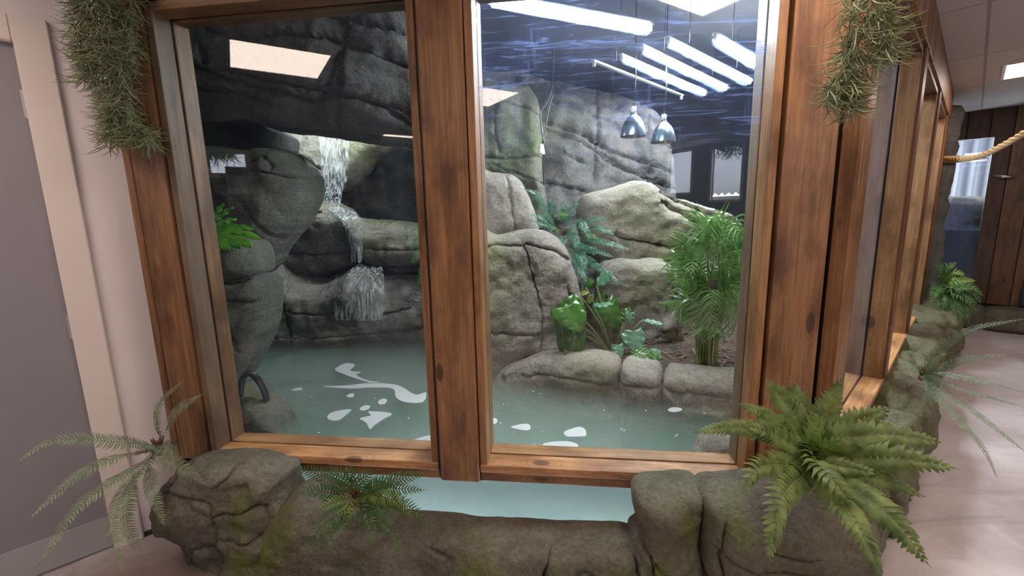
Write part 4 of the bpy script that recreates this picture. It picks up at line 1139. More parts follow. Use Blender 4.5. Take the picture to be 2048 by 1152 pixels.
# ================================================================== PLANTS
def frond(parent, pts, L, W, mat, hint=Vector((0, -0.6, 0.8)), n=None, name='frond', stem=0.0022, stem_mat=None, bare=0.06, rise=0.25, ang=72, tipk=2.0, teeth=False, curl=0.12, basek=0.35, gap=0.95, blunt=0.78):
    """one feather-shaped frond: a rib with rows of leaflets, as one mesh (leaflets 0, rib 1)"""
    path = catmull(pts, 10)
    tot = sum((b - a).length for a, b in zip(path[:-1], path[1:]))
    n = n or max(8, int(tot / (W * gap)))
    sp = resample(path, tot / (n + 1))
    bm = bmesh.new()
    rib = resample(path, tot / 22)
    rib.append(path[-1])
    tube_bm(bm, rib, [stem * (1 - 0.75 * i / len(rib)) for i in range(len(rib))], 5, True, 1)
    m = len(sp)
    for i, p in enumerate(sp):
        t = i / (m - 1)
        if t < bare: continue
        tt = (t - bare) / (1 - bare)
        T = (sp[min(i + 1, m - 1)] - sp[max(i - 1, 0)]).normalized()
        N_ = hint - T * hint.dot(T)
        if N_.length < 0.15: N_ = T.orthogonal()
        N_.normalize()
        Sd = T.cross(N_)
        k = min(1.0, basek + tt * 5.0) * max(0.0, 1 - tt ** tipk) ** 0.8 + 0.06
        for sg in (-1, 1):
            l = L * k * random.uniform(0.88, 1.08)
            a = math.radians(ang - 28 * tt + random.uniform(-5, 5))
            D = (T * math.cos(a) + Sd * sg * math.sin(a)).normalized()
            dr = N_ * rise
            Wd = T * (W * 0.5 * (0.55 + 0.45 * k))
            tw = N_ * random.uniform(-0.15, 0.15) * W
            P0 = p + N_ * 0.0005
            c1 = P0 + D * l * 0.30 + dr * l * 0.35
            c2 = P0 + D * l * 0.68 + dr * l * 0.30 + T * l * 0.03
            c3 = P0 + D * l + dr * l * 0.05 + T * l * 0.10 - N_ * l * curl
            v = [bm.verts.new(P0 - Wd * 0.55), bm.verts.new(P0 + Wd * 0.55), bm.verts.new(c1 + Wd * 1.05 + tw), bm.verts.new(c1 - Wd * 0.95 - tw),
                 bm.verts.new(c2 + Wd * blunt), bm.verts.new(c2 - Wd * blunt), bm.verts.new(c3 + Wd * 0.1), bm.verts.new(c3 - Wd * 0.1)]
            for q_ in ((0, 1, 2, 3), (3, 2, 4, 5), (5, 4, 6, 7)):
                f = bm.faces.new([v[x] for x in q_])
                f.smooth = True
    o = finish(bm, name, [mat, stem_mat or M['stem']], parent)
    return o

def fern(label, crown, fronds, L, W, mat, hint, group=None, cat='fern', name='fern', **kw):
    """fronds: list of (list of points, optional overrides)"""
    root = empty(name, crown, label, cat, group)
    for fr_ in fronds:
        if isinstance(fr_, dict):
            d = dict(kw); d.update(fr_)
            P = d.pop('p'); l_ = d.pop('L', L); w_ = d.pop('W', W); mt = d.pop('mat', mat)
            h_ = d.pop('hint', hint)
            frond(root, P, l_, w_, mt, h_, **d)
        else:
            frond(root, fr_, L, W, mat, hint, **kw)
    # crown of short stem bases
    bm = bmesh.new()
    for k in range(9):
        a = 2 * math.pi * k / 9 + random.uniform(-.3, .3)
        d = Vector((math.cos(a) * 0.6, math.sin(a) * 0.6, 1)).normalized()
        tube_bm(bm, [crown - UP * 0.03 + d * 0.0, crown + d * 0.03, crown + d * 0.045 + UP * 0.004], [0.005, 0.004, 0.002], 6)
    bmesh.ops.create_icosphere(bm, subdivisions=2, radius=0.018, matrix=Matrix.Translation(crown - UP * 0.02))
    finish(bm, 'crown', M['stem_brown'], root)
    return root
def PX(*a): return [at(x, y, Y) for (x, y, Y) in a]

# grey-green fern in front of the door frame
cY = 1.66
crown = at(318, 895, 1.70)
H = Vector((0.1, -0.75, 0.6))
fern('grey-green artificial fern sprawling in front of the door frame at the lower left', crown, [
    PX((322, 892, 1.68), (235, 884, 1.50), (114, 880, 1.34), (35, 924, 1.24)),
    PX((312, 902, 1.68), (243, 912, 1.50), (157, 951, 1.36), (59, 1037, 1.22)),
    PX((318, 905, 1.68), (251, 948, 1.48), (157, 1014, 1.32), (77, 1130, 1.16)),
    dict(p=PX((305, 900, 1.66), (335, 915, 1.50), (372, 942, 1.42), (415, 971, 1.36)), L=0.045, mat=M['fern_grey']),
    dict(p=PX((324, 880, 1.68), (313, 848, 1.62), (320, 805, 1.58), (366, 762, 1.56)), L=0.028, bare=0.02),
    dict(p=PX((332, 860, 1.66), (355, 820, 1.60), (407, 788, 1.55)), L=0.034),
    PX((290, 930, 1.64), (245, 985, 1.46), (226, 1050, 1.34), (246, 1142, 1.22)),
    dict(p=PX((266, 950, 1.60), (253, 1030, 1.46), (268, 1080, 1.40), (306, 1118, 1.36)), L=0.036),
    dict(p=PX((296, 930, 1.62), (306, 990, 1.50), (330, 1054, 1.42)), L=0.036),
    dict(p=PX((320, 895, 1.69), (345, 890, 1.64), (352, 905, 1.60)), L=0.03, mat=M['fern_green']),
    dict(p=PX((318, 897, 1.69), (285, 900, 1.62), (262, 915, 1.58)), L=0.035),
    dict(p=PX((318, 897, 1.69), (300, 920, 1.62), (290, 950, 1.58)), L=0.035),
], 0.040, 0.0085, M['fern_grey'], H, rise=0.12, tipk=2.6, gap=1.35)

# dark green fern on the middle rocks
crown = at(712, 995, 1.50)
H = Vector((0.0, -0.85, 0.5))
def F2(*a, **k):
    return dict(p=PX((706 + (a[0][0] - 706) * 0.3, 992 + (a[0][1] - 992) * 0.3, 1.49), *a), **k)
fern('glossy dark green fern on the rocks under the left window sill', crown, [
    F2((686, 975, 1.46), (642, 951, 1.42), (591, 935, 1.38)),
    F2((672, 988, 1.46), (628, 981, 1.42), (588, 987, 1.39)),
    F2((695, 964, 1.50), (666, 947, 1.50), (643, 938, 1.49)),
    F2((712, 965, 1.50), (702, 948, 1.50), (690, 938, 1.50)),
    F2((722, 965, 1.50), (735, 950, 1.50), (745, 940, 1.50)),
    F2((759, 968, 1.48), (806, 956, 1.47), (853, 946, 1.46)),
    F2((760, 976, 1.47), (810, 978, 1.44), (852, 981, 1.42)),
    F2((745, 989, 1.46), (795, 1004, 1.40), (826, 1034, 1.36), mat=M['fern_lime']),
    F2((770, 995, 1.46), (825, 1018, 1.38), (862, 1057, 1.34)),
    F2((688, 998, 1.46), (660, 1008, 1.42), (639, 1019, 1.40), mat=M['fern_lime'], L=0.034),
    F2((686, 1018, 1.44), (640, 1056, 1.36), (612, 1104, 1.31)),
    F2((684, 1040, 1.42), (664, 1070, 1.37), (645, 1103, 1.34)),
    F2((712, 1015, 1.43), (699, 1027, 1.40), (693, 1045, 1.39), mat=M['fern_lime'], L=0.03),
    F2((734, 1030, 1.42), (745, 1068, 1.36), (737, 1102, 1.33)),
    F2((748, 1030, 1.42), (788, 1068, 1.33), (800, 1120, 1.27)),
    F2((730, 985, 1.48), (752, 972, 1.46), (780, 968, 1.45), L=0.035),
    F2((700, 1005, 1.46), (690, 1020, 1.43), (672, 1030, 1.41), mat=M['fern_lime'], L=0.026),
    F2((720, 1000, 1.46), (728, 1012, 1.44), (726, 1030, 1.42), L=0.03),
    F2((765, 1005, 1.44), (790, 1022, 1.40), (805, 1046, 1.38), L=0.03),
], 0.040, 0.0095, M['fern_green'], H, rise=0.15, gap=1.3, stem_mat=M['stem_brown'], stem=0.0026, tipk=2.2)

# big broad-leaved fern at the corner post
crown = at(1625, 905, 1.22)
H = Vector((-0.15, -0.85, 0.55))
def F3(*a, **k):
    return dict(p=PX((1625 + (a[0][0] - 1625) * 0.25, 905 + (a[0][1] - 905) * 0.25, 1.215), *a), **k)
fern('large broad-leaved olive green fern at the corner post on the right', crown, [
    F3((1611, 857, 1.24), (1575, 810, 1.26), (1536, 761, 1.27)),
    F3((1617, 849, 1.25), (1602, 806, 1.27), (1577, 759, 1.28)),
    F3((1628, 865, 1.22), (1658, 814, 1.22), (1686, 752, 1.22), L=0.046),
    F3((1591, 873, 1.22), (1544, 837, 1.20), (1470, 804, 1.18), L=0.036),
    F3((1560, 869, 1.17), (1470, 855, 1.10), (1384, 866, 1.05), L=0.038),
    F3((1585, 890, 1.18), (1548, 868, 1.14), (1486, 850, 1.11), L=0.05),
    F3((1583, 930, 1.14), (1517, 935, 1.04), (1481, 1005, 0.98), L=0.05),
    F3((1610, 945, 1.14), (1562, 1000, 1.02), (1538, 1130, 0.94), L=0.052),
    F3((1630, 920, 1.14), (1666, 959, 1.05), (1700, 1006, 1.02), L=0.055),
    F3((1654, 875, 1.22), (1717, 843, 1.20), (1778, 817, 1.18), L=0.05),
    F3((1662, 881, 1.18), (1772, 870, 1.12), (1876, 884, 1.08)),
    F3((1685, 918, 1.16), (1805, 918, 1.06), (1920, 938, 1.00)),
    F3((1690, 935, 1.14), (1770, 960, 1.08), (1846, 992, 1.04), L=0.034),
    F3((1664, 951, 1.14), (1775, 1028, 1.00), (1862, 1136, 0.94)),
    F3((1654, 967, 1.12), (1715, 1048, 0.98), (1770, 1165, 0.90)),
    F3((1612, 935, 1.16), (1610, 960, 1.12), (1594, 985, 1.10), L=0.036),
    F3((1600, 920, 1.18), (1575, 925, 1.14), (1548, 945, 1.12), L=0.04),
    F3((1640, 930, 1.16), (1655, 960, 1.12), (1690, 985, 1.10), L=0.04),
    F3((1640, 890, 1.22), (1690, 860, 1.24), (1735, 848, 1.25), L=0.045),
    F3((1605, 880, 1.22), (1575, 850, 1.24), (1530, 830, 1.24), L=0.04),
    F3((1620, 890, 1.20), (1632, 860, 1.20), (1640, 828, 1.21), L=0.04, mat=M['fern_lime']),
    F3((1645, 900, 1.17), (1675, 885, 1.14), (1700, 885, 1.12), L=0.036, mat=M['fern_lime']),
    F3((1650, 925, 1.15), (1720, 940, 1.10), (1765, 945, 1.08), L=0.036),
], 0.054, 0.0205, M['fern_boston'], H, rise=0.34, stem=0.0022, tipk=2.6, ang=74, basek=0.6, gap=0.78, blunt=0.92, curl=0.3)

# fine pale fern further along the side wall
crown = at(1845, 748, 2.15)
H = Vector((-0.3, -0.7, 0.6))
def F4(*a, **k):
    return dict(p=PX((1850, 748, 2.14), *a), **k)
fern('thin-fronded pale fern reaching out over the floor from the side wall boulders', crown, [
    F4((1866, 712, 2.06), (1935, 662, 1.90), (2046, 638, 1.72)),
    F4((1880, 738, 2.02), (1935, 718, 1.92), (2012, 709, 1.80)),
    F4((1880, 746, 2.0), (1952, 760, 1.82), (2052, 786, 1.66)),
    F4((1883, 761, 2.0), (1935, 782, 1.84), (2050, 815, 1.66), L=0.022),
    F4((1868, 785, 2.0), (1912, 835, 1.80), (1965, 895, 1.66), (1994, 955, 1.60)),
    F4((1885, 782, 2.0), (1963, 835, 1.76), (2052, 905, 1.58)),
    F4((1860, 770, 2.06), (1850, 800, 2.0), (1830, 825, 1.98), L=0.022),
    F4((1835, 735, 2.10), (1820, 722, 2.08), (1800, 720, 2.06), L=0.022),
    F4((1858, 735, 2.10), (1875, 715, 2.08), (1900, 705, 2.06), L=0.025),
    F4((1864, 755, 2.08), (1885, 768, 2.04), (1905, 790, 2.0), L=0.03),
    F4((1856, 765, 2.08), (1864, 790, 2.04), (1862, 815, 2.0), L=0.028),
], 0.030, 0.0065, M['fern_fine'], H, rise=0.2, stem=0.0018, tipk=2.4, gap=1.45)

# dark drooping fern at the far end
crown = at(1888, 572, 4.05)
def F5(*a, **k):
    return dict(p=PX((1888, 568, 4.04), *a), **k)
fern('dark drooping fern with a few yellow-green fronds at the foot of the rock column', crown, [
    F5((1905, 545, 3.98), (1935, 550, 3.92), mat=M['fern_lime']),
    F5((1912, 560, 3.96), (1955, 562, 3.88), mat=M['fern_lime']),
    F5((1900, 575, 3.95), (1945, 575, 3.86), (1970, 595, 3.80)),
    F5((1905, 580, 3.95), (1940, 600, 3.84), (1955, 630, 3.80)),
    F5((1902, 590, 3.95), (1918, 625, 3.86), (1918, 660, 3.82)),
    F5((1895, 590, 3.96), (1902, 625, 3.88), (1893, 668, 3.84)),
    F5((1888, 585, 3.98), (1884, 610, 3.90), (1890, 640, 3.88)),
    F5((1882, 550, 4.0), (1880, 530, 4.0), (1872, 515, 4.0)),
    F5((1890, 548, 4.0), (1895, 535, 4.0), (1912, 525, 4.0)),
    F5((1878, 575, 3.98), (1868, 590, 3.92), (1862, 610, 3.90)),
    F5((1915, 572, 3.95), (1950, 585, 3.86), (1962, 610, 3.82)),
    F5((1910, 590, 3.95), (1932, 618, 3.86), (1938, 645, 3.82)),
], 0.075, 0.022, M['fern_green'], Vector((-.2, -.7, .7)), rise=0.2, stem=0.003)

# teal fern trailing between the enclosure rocks
crown = at(1128, 470, 3.45)
def F6(s, *a, **k):
    return dict(p=PX((s[0], s[1], 3.42), *a), **k)
fern('blue-green fern spilling down between the rocks in the right pane', crown, [
    F6((1112, 452), (1090, 425, 3.36), (1072, 388, 3.32), (1038, 376, 3.28)),
    F6((1115, 462), (1085, 436, 3.34), (1049, 428, 3.28)),
    F6((1112, 470), (1095, 452, 3.34), (1060, 440, 3.30)),
    F6((1120, 445), (1130, 425, 3.40), (1124, 402, 3.40), L=0.05),
    F6((1122, 445), (1140, 425, 3.38), (1160, 404, 3.36), L=0.05),
    F6((1100, 430), (1105, 412, 3.40), (1098, 395, 3.40), L=0.05),
    F6((1137, 452), (1160, 442, 3.30), (1182, 484, 3.20)),
    F6((1150, 460), (1182, 442, 3.34), (1219, 434, 3.30)),
    F6((1155, 466), (1195, 456, 3.32), (1228, 469, 3.26)),
    F6((1155, 478), (1207, 484, 3.26), (1264, 502, 3.18)),
    F6((1155, 492), (1195, 503, 3.22), (1228, 515, 3.16)),
    F6((1137, 495), (1166, 521, 3.18), (1164, 585, 3.08)),
    F6((1150, 498), (1160, 540, 3.14), (1180, 575, 3.06)),
    F6((1155, 500), (1185, 505, 3.20), (1187, 512, 3.18)),
    F6((1160, 505), (1205, 542, 3.14), (1252, 574, 3.04)),
    F6((1130, 470), (1120, 490, 3.30), (1135, 520, 3.2), L=0.045),
    F6((1135, 462), (1150, 475, 3.30), (1150, 500, 3.22), L=0.05),
    F6((1140, 480), (1170, 495, 3.26), (1200, 495, 3.20), L=0.05),
    F6((1128, 455), (1140, 455, 3.34), (1150, 465, 3.3), L=0.05),
    F6((1105, 440), (1118, 428, 3.34), (1140, 432, 3.3), mat=M['fern_lime'], L=0.04),
    F6((1120, 470), (1110, 455, 3.36), (1100, 462, 3.34), mat=M['fern_lime'], L=0.04),
    F6((1160, 475), (1180, 470, 3.3), (1195, 478, 3.26), mat=M['fern_lime'], L=0.035),
], 0.046, 0.015, M['fern_teal'], Vector((0, -0.7, 0.7)), rise=0.2, stem=0.003, tipk=2.6, gap=1.15)

# dark fern half hidden behind the centre post in the left pane
crown = at(868, 512, 3.60)
fern('dark fern poking out behind the centre post in the left pane', crown, [
    PX((868, 508, 3.58), (845, 462, 3.50), (818, 458, 3.46)),
    PX((868, 508, 3.58), (842, 482, 3.50), (812, 486, 3.44)),
    PX((868, 508, 3.58), (840, 505, 3.48), (822, 530, 3.42)),
    PX((868, 508, 3.58), (850, 535, 3.48), (835, 575, 3.42)),
    PX((868, 508, 3.58), (862, 545, 3.50), (860, 590, 3.46)),
    PX((868, 508, 3.58), (880, 465, 3.52), (900, 455, 3.50)),
], 0.06, 0.018, M['fern_green'], Vector((0, -0.7, 0.7)), rise=0.15)

def leaf(parent, base, tip, width, mat, nrm, name='leaf', shape='heart', droop=0.12, fold=0.25, notch=0, petiole=None):
    """one broad leaf blade from base to tip, folded along the midrib; notch: splits cut in the edge"""
    ax = (tip - base); L_ = ax.length; ax.normalize()
    nrm = (nrm - ax * nrm.dot(ax)).normalized()
    sd = ax.cross(nrm)
    bm = bmesh.new()
    nu, nv = 16, 6
    rows = []
    for i in range(nu + 1):
        t = i / nu
        if shape == 'heart': w_ = (math.sin(math.pi * min(1, t * 0.86 + 0.14) ** 0.62)) ** 0.75
        elif shape == 'strap': w_ = min(1, 0.25 + t * 1.6) * (1 - t ** 5) ** 0.5
        else: w_ = math.sin(math.pi * (t * 0.97 + 0.015)) ** 0.8
        row = []
        for j in range(-nv, nv + 1):
            s_ = j / nv
            hw = width * 0.5 * w_
            cut = 1.0
            if notch and 0.15 < t < 0.9:
                ph = (t * notch + (0.3 if j > 0 else 0)) % 1.0
                if ph < 0.22: cut = 0.55
            x_ = s_ * hw * (cut if abs(s_) > 0.6 else 1)
            back = -0.16 * L_ * (abs(s_) ** 1.5) * (1 - t) ** 3 if shape == 'heart' else 0
            z_ = fold * abs(x_) * 0.9 - 0.9 * (abs(x_) ** 2) / max(width, .01) - droop * L_ * (t * t) + 0.006 * math.sin(t * 22 + s_ * 3) * abs(s_)
            row.append(bm.verts.new(base + ax * (t * L_ + back) + sd * x_ + nrm * z_))
        rows.append(row)
    for i in range(nu):
        for j in range(2 * nv):
            f = bm.faces.new((rows[i][j], rows[i + 1][j], rows[i + 1][j + 1], rows[i][j + 1]))
            f.smooth = True
    bmesh.ops.remove_doubles(bm, verts=bm.verts, dist=0.0004)
    tube_bm(bm, [base, base.lerp(tip, 0.5) + nrm * (0.002 - droop * L_ * 0.25), tip - nrm * (droop * L_ - 0.001)], [0.0035, 0.002, 0.0006], 5, True, 1)
    o = finish(bm, name, [mat, M['stem']], parent)
    md = o.modifiers.new('thick', 'SOLIDIFY'); md.thickness = 0.0012
    return o
# split-leaf plant
base = at(1228, 708, 2.88)
mp_ = empty('split_leaf_plant', base, 'glossy split-leaf plant with big dark green leaves on the pool ledge', 'plant')
def lf(b, t, w_, mat='monstera', n=(0, -0.8, 0.6), stem_from=None, **k):
    B_, T_ = at(*b), at(*t)
    leaf(mp_, B_, T_, w_, M[mat], Vector(n), **k)
    bm = bmesh.new()
    s0 = at(*(stem_from or (1228, 708, 2.88)))
    mid = s0.lerp(B_, 0.5) + UP * 0.03 - nI * 0.03
    tube_bm(bm, catmull([s0 - UP * 0.03, mid, B_], 8), 0.0055, 8)
    finish(bm, 'stem', M['stem'], mp_)
lf((1133, 612, 2.72), (1168, 662, 2.62), 0.24, n=(0.1, -0.7, 0.75), notch=0, droop=0.2)
lf((1140, 640, 2.72), (1150, 585, 2.80), 0.20, n=(-0.1, -0.8, 0.5), droop=0.1)
lf((1150, 665, 2.74), (1134, 738, 2.66), 0.15, n=(-0.2, -0.9, 0.2), droop=0.05)
lf((1125, 655, 2.76), (1128, 722, 2.70), 0.13, n=(-0.6, -0.7, 0.2), droop=0.05)
lf((1193, 570, 2.98), (1222, 542, 2.94), 0.10, 'monstera_pale', n=(0.2, -0.6, 0.8), shape='oval', stem_from=(1215, 680, 2.95))
lf((1205, 640, 2.95), (1208, 578, 3.0), 0.15, n=(0.1, -0.9, 0.3), stem_from=(1225, 700, 2.95), notch=4)
lf((1212, 605, 2.93), (1240, 660, 2.88), 0.22, n=(0.3, -0.8, 0.5), stem_from=(1225, 700, 2.92))
lf((1186, 612, 2.86), (1226, 604, 2.80), 0.06, 'monstera_pale', n=(0.1, -0.4, 0.9), shape='oval')
lf((1172, 605, 2.84), (1188, 590, 2.84), 0.055, 'yellow_leaf', n=(0.7, -0.6, 0.2), shape='oval', fold=0.8)
lf((1160, 590, 2.86), (1178, 583, 2.86), 0.03, 'yellow_leaf', n=(0.0, -0.8, 0.5), shape='oval', fold=0.9)
lf((1248, 645, 2.84), (1258, 614, 2.86), 0.085, n=(-0.4, -0.9, 0.3), shape='oval')
lf((1262, 625, 2.82), (1262, 650, 2.78), 0.075, 'monstera_pale', n=(0.4, -0.8, 0.4))
lf((1286, 640, 2.84), (1328, 646, 2.78), 0.05, 'monstera_pale', n=(0.1, -0.5, 0.85), shape='oval')
lf((1265, 662, 2.82), (1278, 706, 2.72), 0.17, 'monstera_pale', n=(0.1, -0.8, 0.6), droop=0.15)
lf((1235, 690, 2.80), (1241, 716, 2.74), 0.09, 'monstera_pale', n=(-0.2, -0.8, 0.6))
lf((1262, 700, 2.76), (1304, 716, 2.66), 0.13, n=(0.0, -0.7, 0.7), shape='oval', fold=0.35, droop=0.08)
lf((1310, 710, 2.70), (1318, 750, 2.60), 0.13, n=(0.5, -0.8, 0.3), fold=0.5, droop=0.1)
lf((1296, 712, 2.70), (1324, 700, 2.74), 0.07, 'monstera_pale', n=(0.0, -0.8, 0.6), shape='oval')
lf((1130, 716, 2.66), (1136, 742, 2.62), 0.045, 'yellow_leaf', n=(0.4, -0.9, 0.1), shape='oval', stem_from=(1134, 700, 2.68))
lf((1172, 575, 2.95), (1185, 560, 2.96), 0.07, n=(0.2, -0.9, 0.3), shape='oval', stem_from=(1215, 680, 2.95))

# palm clump at the right
pb_ = at(1412, 708, 2.62)
pb_.z = soilz(pb_.x, pb_.y)
palm = empty('parlour_palm', pb_, 'bushy parlour palm with narrow arching leaflets at the right of the enclosure', 'palm')
rnd = random.Random(11)
tips = [(1352, 508), (1358, 560), (1352, 610), (1375, 640), (1400, 470), (1425, 455), (1450, 468), (1480, 462), (1500, 480), (1515, 520), (1520, 560), (1515, 600), (1480, 640), (1440, 660), (1412, 650), (1380, 540), (1390, 500), (1490, 520), (1470, 590), (1370, 585), (1440, 500), (1505, 640), (1340, 540), (1460, 540), (1425, 600), (1400, 575), (1530, 490), (1535, 540)]
for k, (tx, ty) in enumerate(tips):
    bx = 1412 + rnd.uniform(-20, 22)
    Yt = rnd.uniform(2.30, 2.75)
    s0 = at(bx, 709 + rnd.uniform(-4, 5), 2.62 + rnd.uniform(-.05, .08)); s0.z = soilz(s0.x, s0.y) - 0.01
    mid0 = at(bx + (tx - bx) * 0.10, 640 + (ty - 560) * 0.15, 2.64)
    mid = at(bx + (tx - bx) * 0.35, min(600, ty + 40) - 10 + rnd.uniform(-15, 10), 2.62)
    hi = at(bx + (tx - bx) * 0.72, ty - 12 + (8 if ty > 600 else -8), (2.6 + Yt) / 2)
    tp = at(tx, ty + 10, Yt)
    bm = bmesh.new()
    st = catmull([s0, mid0, mid], 6)
    tube_bm(bm, st, [0.0065] * (len(st) - 4) + [0.005] * 2 + [0.004] * 2, 8)
    finish(bm, 'stem', M['stem'], palm)
    frond(palm, [mid, mid.lerp(hi, 0.5) + UP * 0.015, hi, tp], 0.14, 0.017, M['palm'], Vector((rnd.uniform(-.4, .4), -0.5, 0.75)), n=12, rise=0.18, curl=0.55, ang=58, stem=0.0025, tipk=4.0, bare=0.02, basek=0.7)

# bright strap-leaved plant in the left pane
nb = at(418, 452, 2.28)
nest = empty('strap_leaved_plant', nb, 'bright green strap-leaved plant beside the left jamb', 'plant')
for (tx, ty, Y, w_) in ((512, 462, 2.22, .05), (492, 476, 2.14, .06), (470, 480, 2.12, .055), (447, 485, 2.10, .05), (500, 446, 2.26, .045), (470, 430, 2.36, .045), (460, 405, 2.40, .04), (440, 398, 2.40, .04), (480, 455, 2.2, .05), (430, 490, 2.12, .045)):
    leaf(nest, nb, at(tx, ty, Y), w_, M['nest'], Vector((0, -0.6, 0.8)), shape='strap', droop=0.18, fold=0.3)

# hanging moss bunches
def moss_bunch(label, spec, seed, n):
    rn = random.Random(seed)
    bm = bmesh.new()
    for k in range(n):
        # choose a strand path down the bunch
        wgt = rn.random() ** 0.9
        x0, y0, x1, y1, rx0, rx1, Y = rn.choice(spec)
        cx_ = x0 + (x1 - x0) * wgt; cyy = y0 + (y1 - y0) * wgt
        rx = rx0 + (rx1 - rx0) * wgt
        ax_, ay_ = rn.uniform(-1, 1), rn.uniform(-1, 1)
        p = at(cx_ + ax_ * rx, cyy + ay_ * 14, Y + rn.uniform(-0.05, 0.05))
        outw = ax_
        d = Vector((outw * 0.6 + rn.uniform(-.6, .6), rn.uniform(-.7, .3), rn.uniform(-1.0, -0.1))).normalized()
        L_ = rn.uniform(0.03, 0.085)
        pts = [p]
        cur = Vector((rn.uniform(-1, 1), rn.uniform(-1, 1), rn.uniform(-.4, 1)))
        for s_ in range(5):
            d = (d + cur * 0.28).normalized()
            pts.append(pts[-1] + d * L_ / 5)
        tube_bm(bm, pts, [0.0015, 0.0018, 0.0017, 0.0014, 0.001, 0.0004], 3, False)
    # a few long trailing strands holding the tufts
    for (x0, y0, x1, y1, rx0, rx1, Y) in spec:
        for k in range(5):
            pp = [at(x0 + (x1 - x0) * t + rn.uniform(-1, 1) * (rx0 + (rx1 - rx0) * t) * 0.6, y0 + (y1 - y0) * t, Y + rn.uniform(-.02, .02)) for t in np.linspace(0, 1, 7)]
            tube_bm(bm, catmull(pp, 4), 0.0011, 3, False)
    o = finish(bm, 'hanging_moss', M['moss'])
    return tag(o, label, 'hanging moss')
moss_bunch('thick bunch of hanging grey-green moss at the top of the left post',
           [(205, -60, 215, 150, 62, 50, 1.70), (180, -40, 200, 120, 38, 30, 1.66), (250, -30, 255, 110, 32, 22, 1.72), (215, 110, 238, 230, 44, 24, 1.70), (238, 210, 262, 272, 20, 12, 1.70), (265, 255, 300, 275, 10, 6, 1.70), (225, 190, 222, 280, 10, 14, 1.68), (155, -40, 175, 160, 16, 14, 1.66)], 5, 2800)
moss_bunch('thinner pale bunch of hanging moss at the top of the right corner post',
           [(1720, -60, 1738, 70, 38, 40, 1.20), (1745, -40, 1765, 60, 26, 16, 1.20), (1725, 50, 1715, 130, 42, 28, 1.20), (1770, 60, 1775, 112, 10, 8, 1.20), (1708, 110, 1694, 170, 26, 12, 1.20), (1690, 165, 1655, 195, 14, 6, 1.20), (1705, 160, 1704, 218, 12, 8, 1.20)], 8, 950)

# ================================================================== SMALL THINGS
# heat lamps
def heat_lamp(cx_, top, bot, wpx, Y, label):
    pt, pbm = at(cx_, top, Y), at(cx_, bot, Y)
    r_ = (at(cx_ + wpx / 2, bot, Y) - at(cx_ - wpx / 2, bot, Y)).length / 2
    h = pt.z - pbm.z
    org = Vector((pbm.x, pbm.y, pbm.z))
    root = empty('heat_lamp', org, label, 'heat lamp', 'heat lamps hanging over the enclosure')
    bm = bmesh.new()
    pr = [(1.0, 0.0), (1.0, .03), (.97, .12), (.92, .24), (.83, .38), (.70, .50), (.50, .62), (.30, .70), (.22, .73), (.22, .80)]
    lathe_bm(bm, [(a * r_, b * h) for a, b in pr], org)
    o = finish(bm, 'lamp_shade', M['lampshade'], root)
    bm = bmesh.new()
    lathe_bm(bm, [(a * r_ * .97, b * h + .001) for a, b in pr[:-2]], org)
    finish(bm, 'reflector', M['lampinner'], root)
    bm = bmesh.new()
    lathe_bm(bm, [(.0, .79 * h), (.20 * r_, .79 * h), (.21 * r_, .98 * h), (.16 * r_, 1.0 * h), (.0, 1.0 * h)], org, seg=20)
    finish(bm, 'lamp_socket', M['white'], root)
    bm = bmesh.new()
    lathe_bm(bm, [(.0, .12 * h), (.22 * r_, .16 * h), (.30 * r_, .30 * h), (.22 * r_, .48 * h), (.12 * r_, .6 * h), (.12 * r_, .75 * h)], org, seg=20)
    finish(bm, 'bulb', M['white'], root)
    bm = bmesh.new()
    tube_bm(bm, [org + UP * h, org + UP * (h + .2) + Vector((.01, 0, 0)), Vector((org.x, org.y, 2.985))], 0.004, 6)
    finish(bm, 'cord', M['black_metal'], root)
heat_lamp(1266, 213, 273, 50, 3.5, 'left of the two grey dome heat lamps hanging from cords')
heat_lamp(1326, 229, 285, 48, 3.6, 'right of the two grey dome heat lamps hanging from cords')
# black cable with a white plug in front of the green block
bm = bmesh.new()
tube_bm(bm, catmull(PX((1108, 60, 4.35), (1104, 170, 4.35), (1094, 205, 4.35), (1081, 225, 4.33), (1084, 262, 4.33), (1088, 290, 4.33), (1086, 330, 4.34), (1088, 370, 4.35)), 6), 0.007, 8)
tube_bm(bm, catmull(PX((1110, 60, 4.36), (1107, 175, 4.36), (1098, 215, 4.35), (1092, 250, 4.34), (1084, 290, 4.33)), 6), 0.005, 8)
cb = finish(bm, 'cable', M['black_metal'])
tag(cb, 'black cable hanging down the green block behind the ferns', 'cable')
bm = bmesh.new()
q = at(1083, 299, 4.32)
lathe_bm(bm, [(0.0, 0.05), (.018, .05), (.022, .03), (.032, -.02), (.034, -.045), (.0, -.05)], q, seg=16)
tag(finish(bm, 'plug', M['white']), 'small white plug on the hanging black cable', 'plug')
# black hose arching out of the water at the left
bm = bmesh.new()
hose = PX((480, 790, 2.06), (484, 760, 2.05), (497, 746, 2.05), (512, 755, 2.06), (526, 776, 2.10), (533, 798, 2.16))
e_ = atz(532, 815, 0.35)
tube_bm(bm, catmull(hose + [e_], 8), 0.016, 12)
tag(finish(bm, 'hose', M['black_metal']), 'black ribbed hose curving into the water at the lower left of the left pane', 'hose')
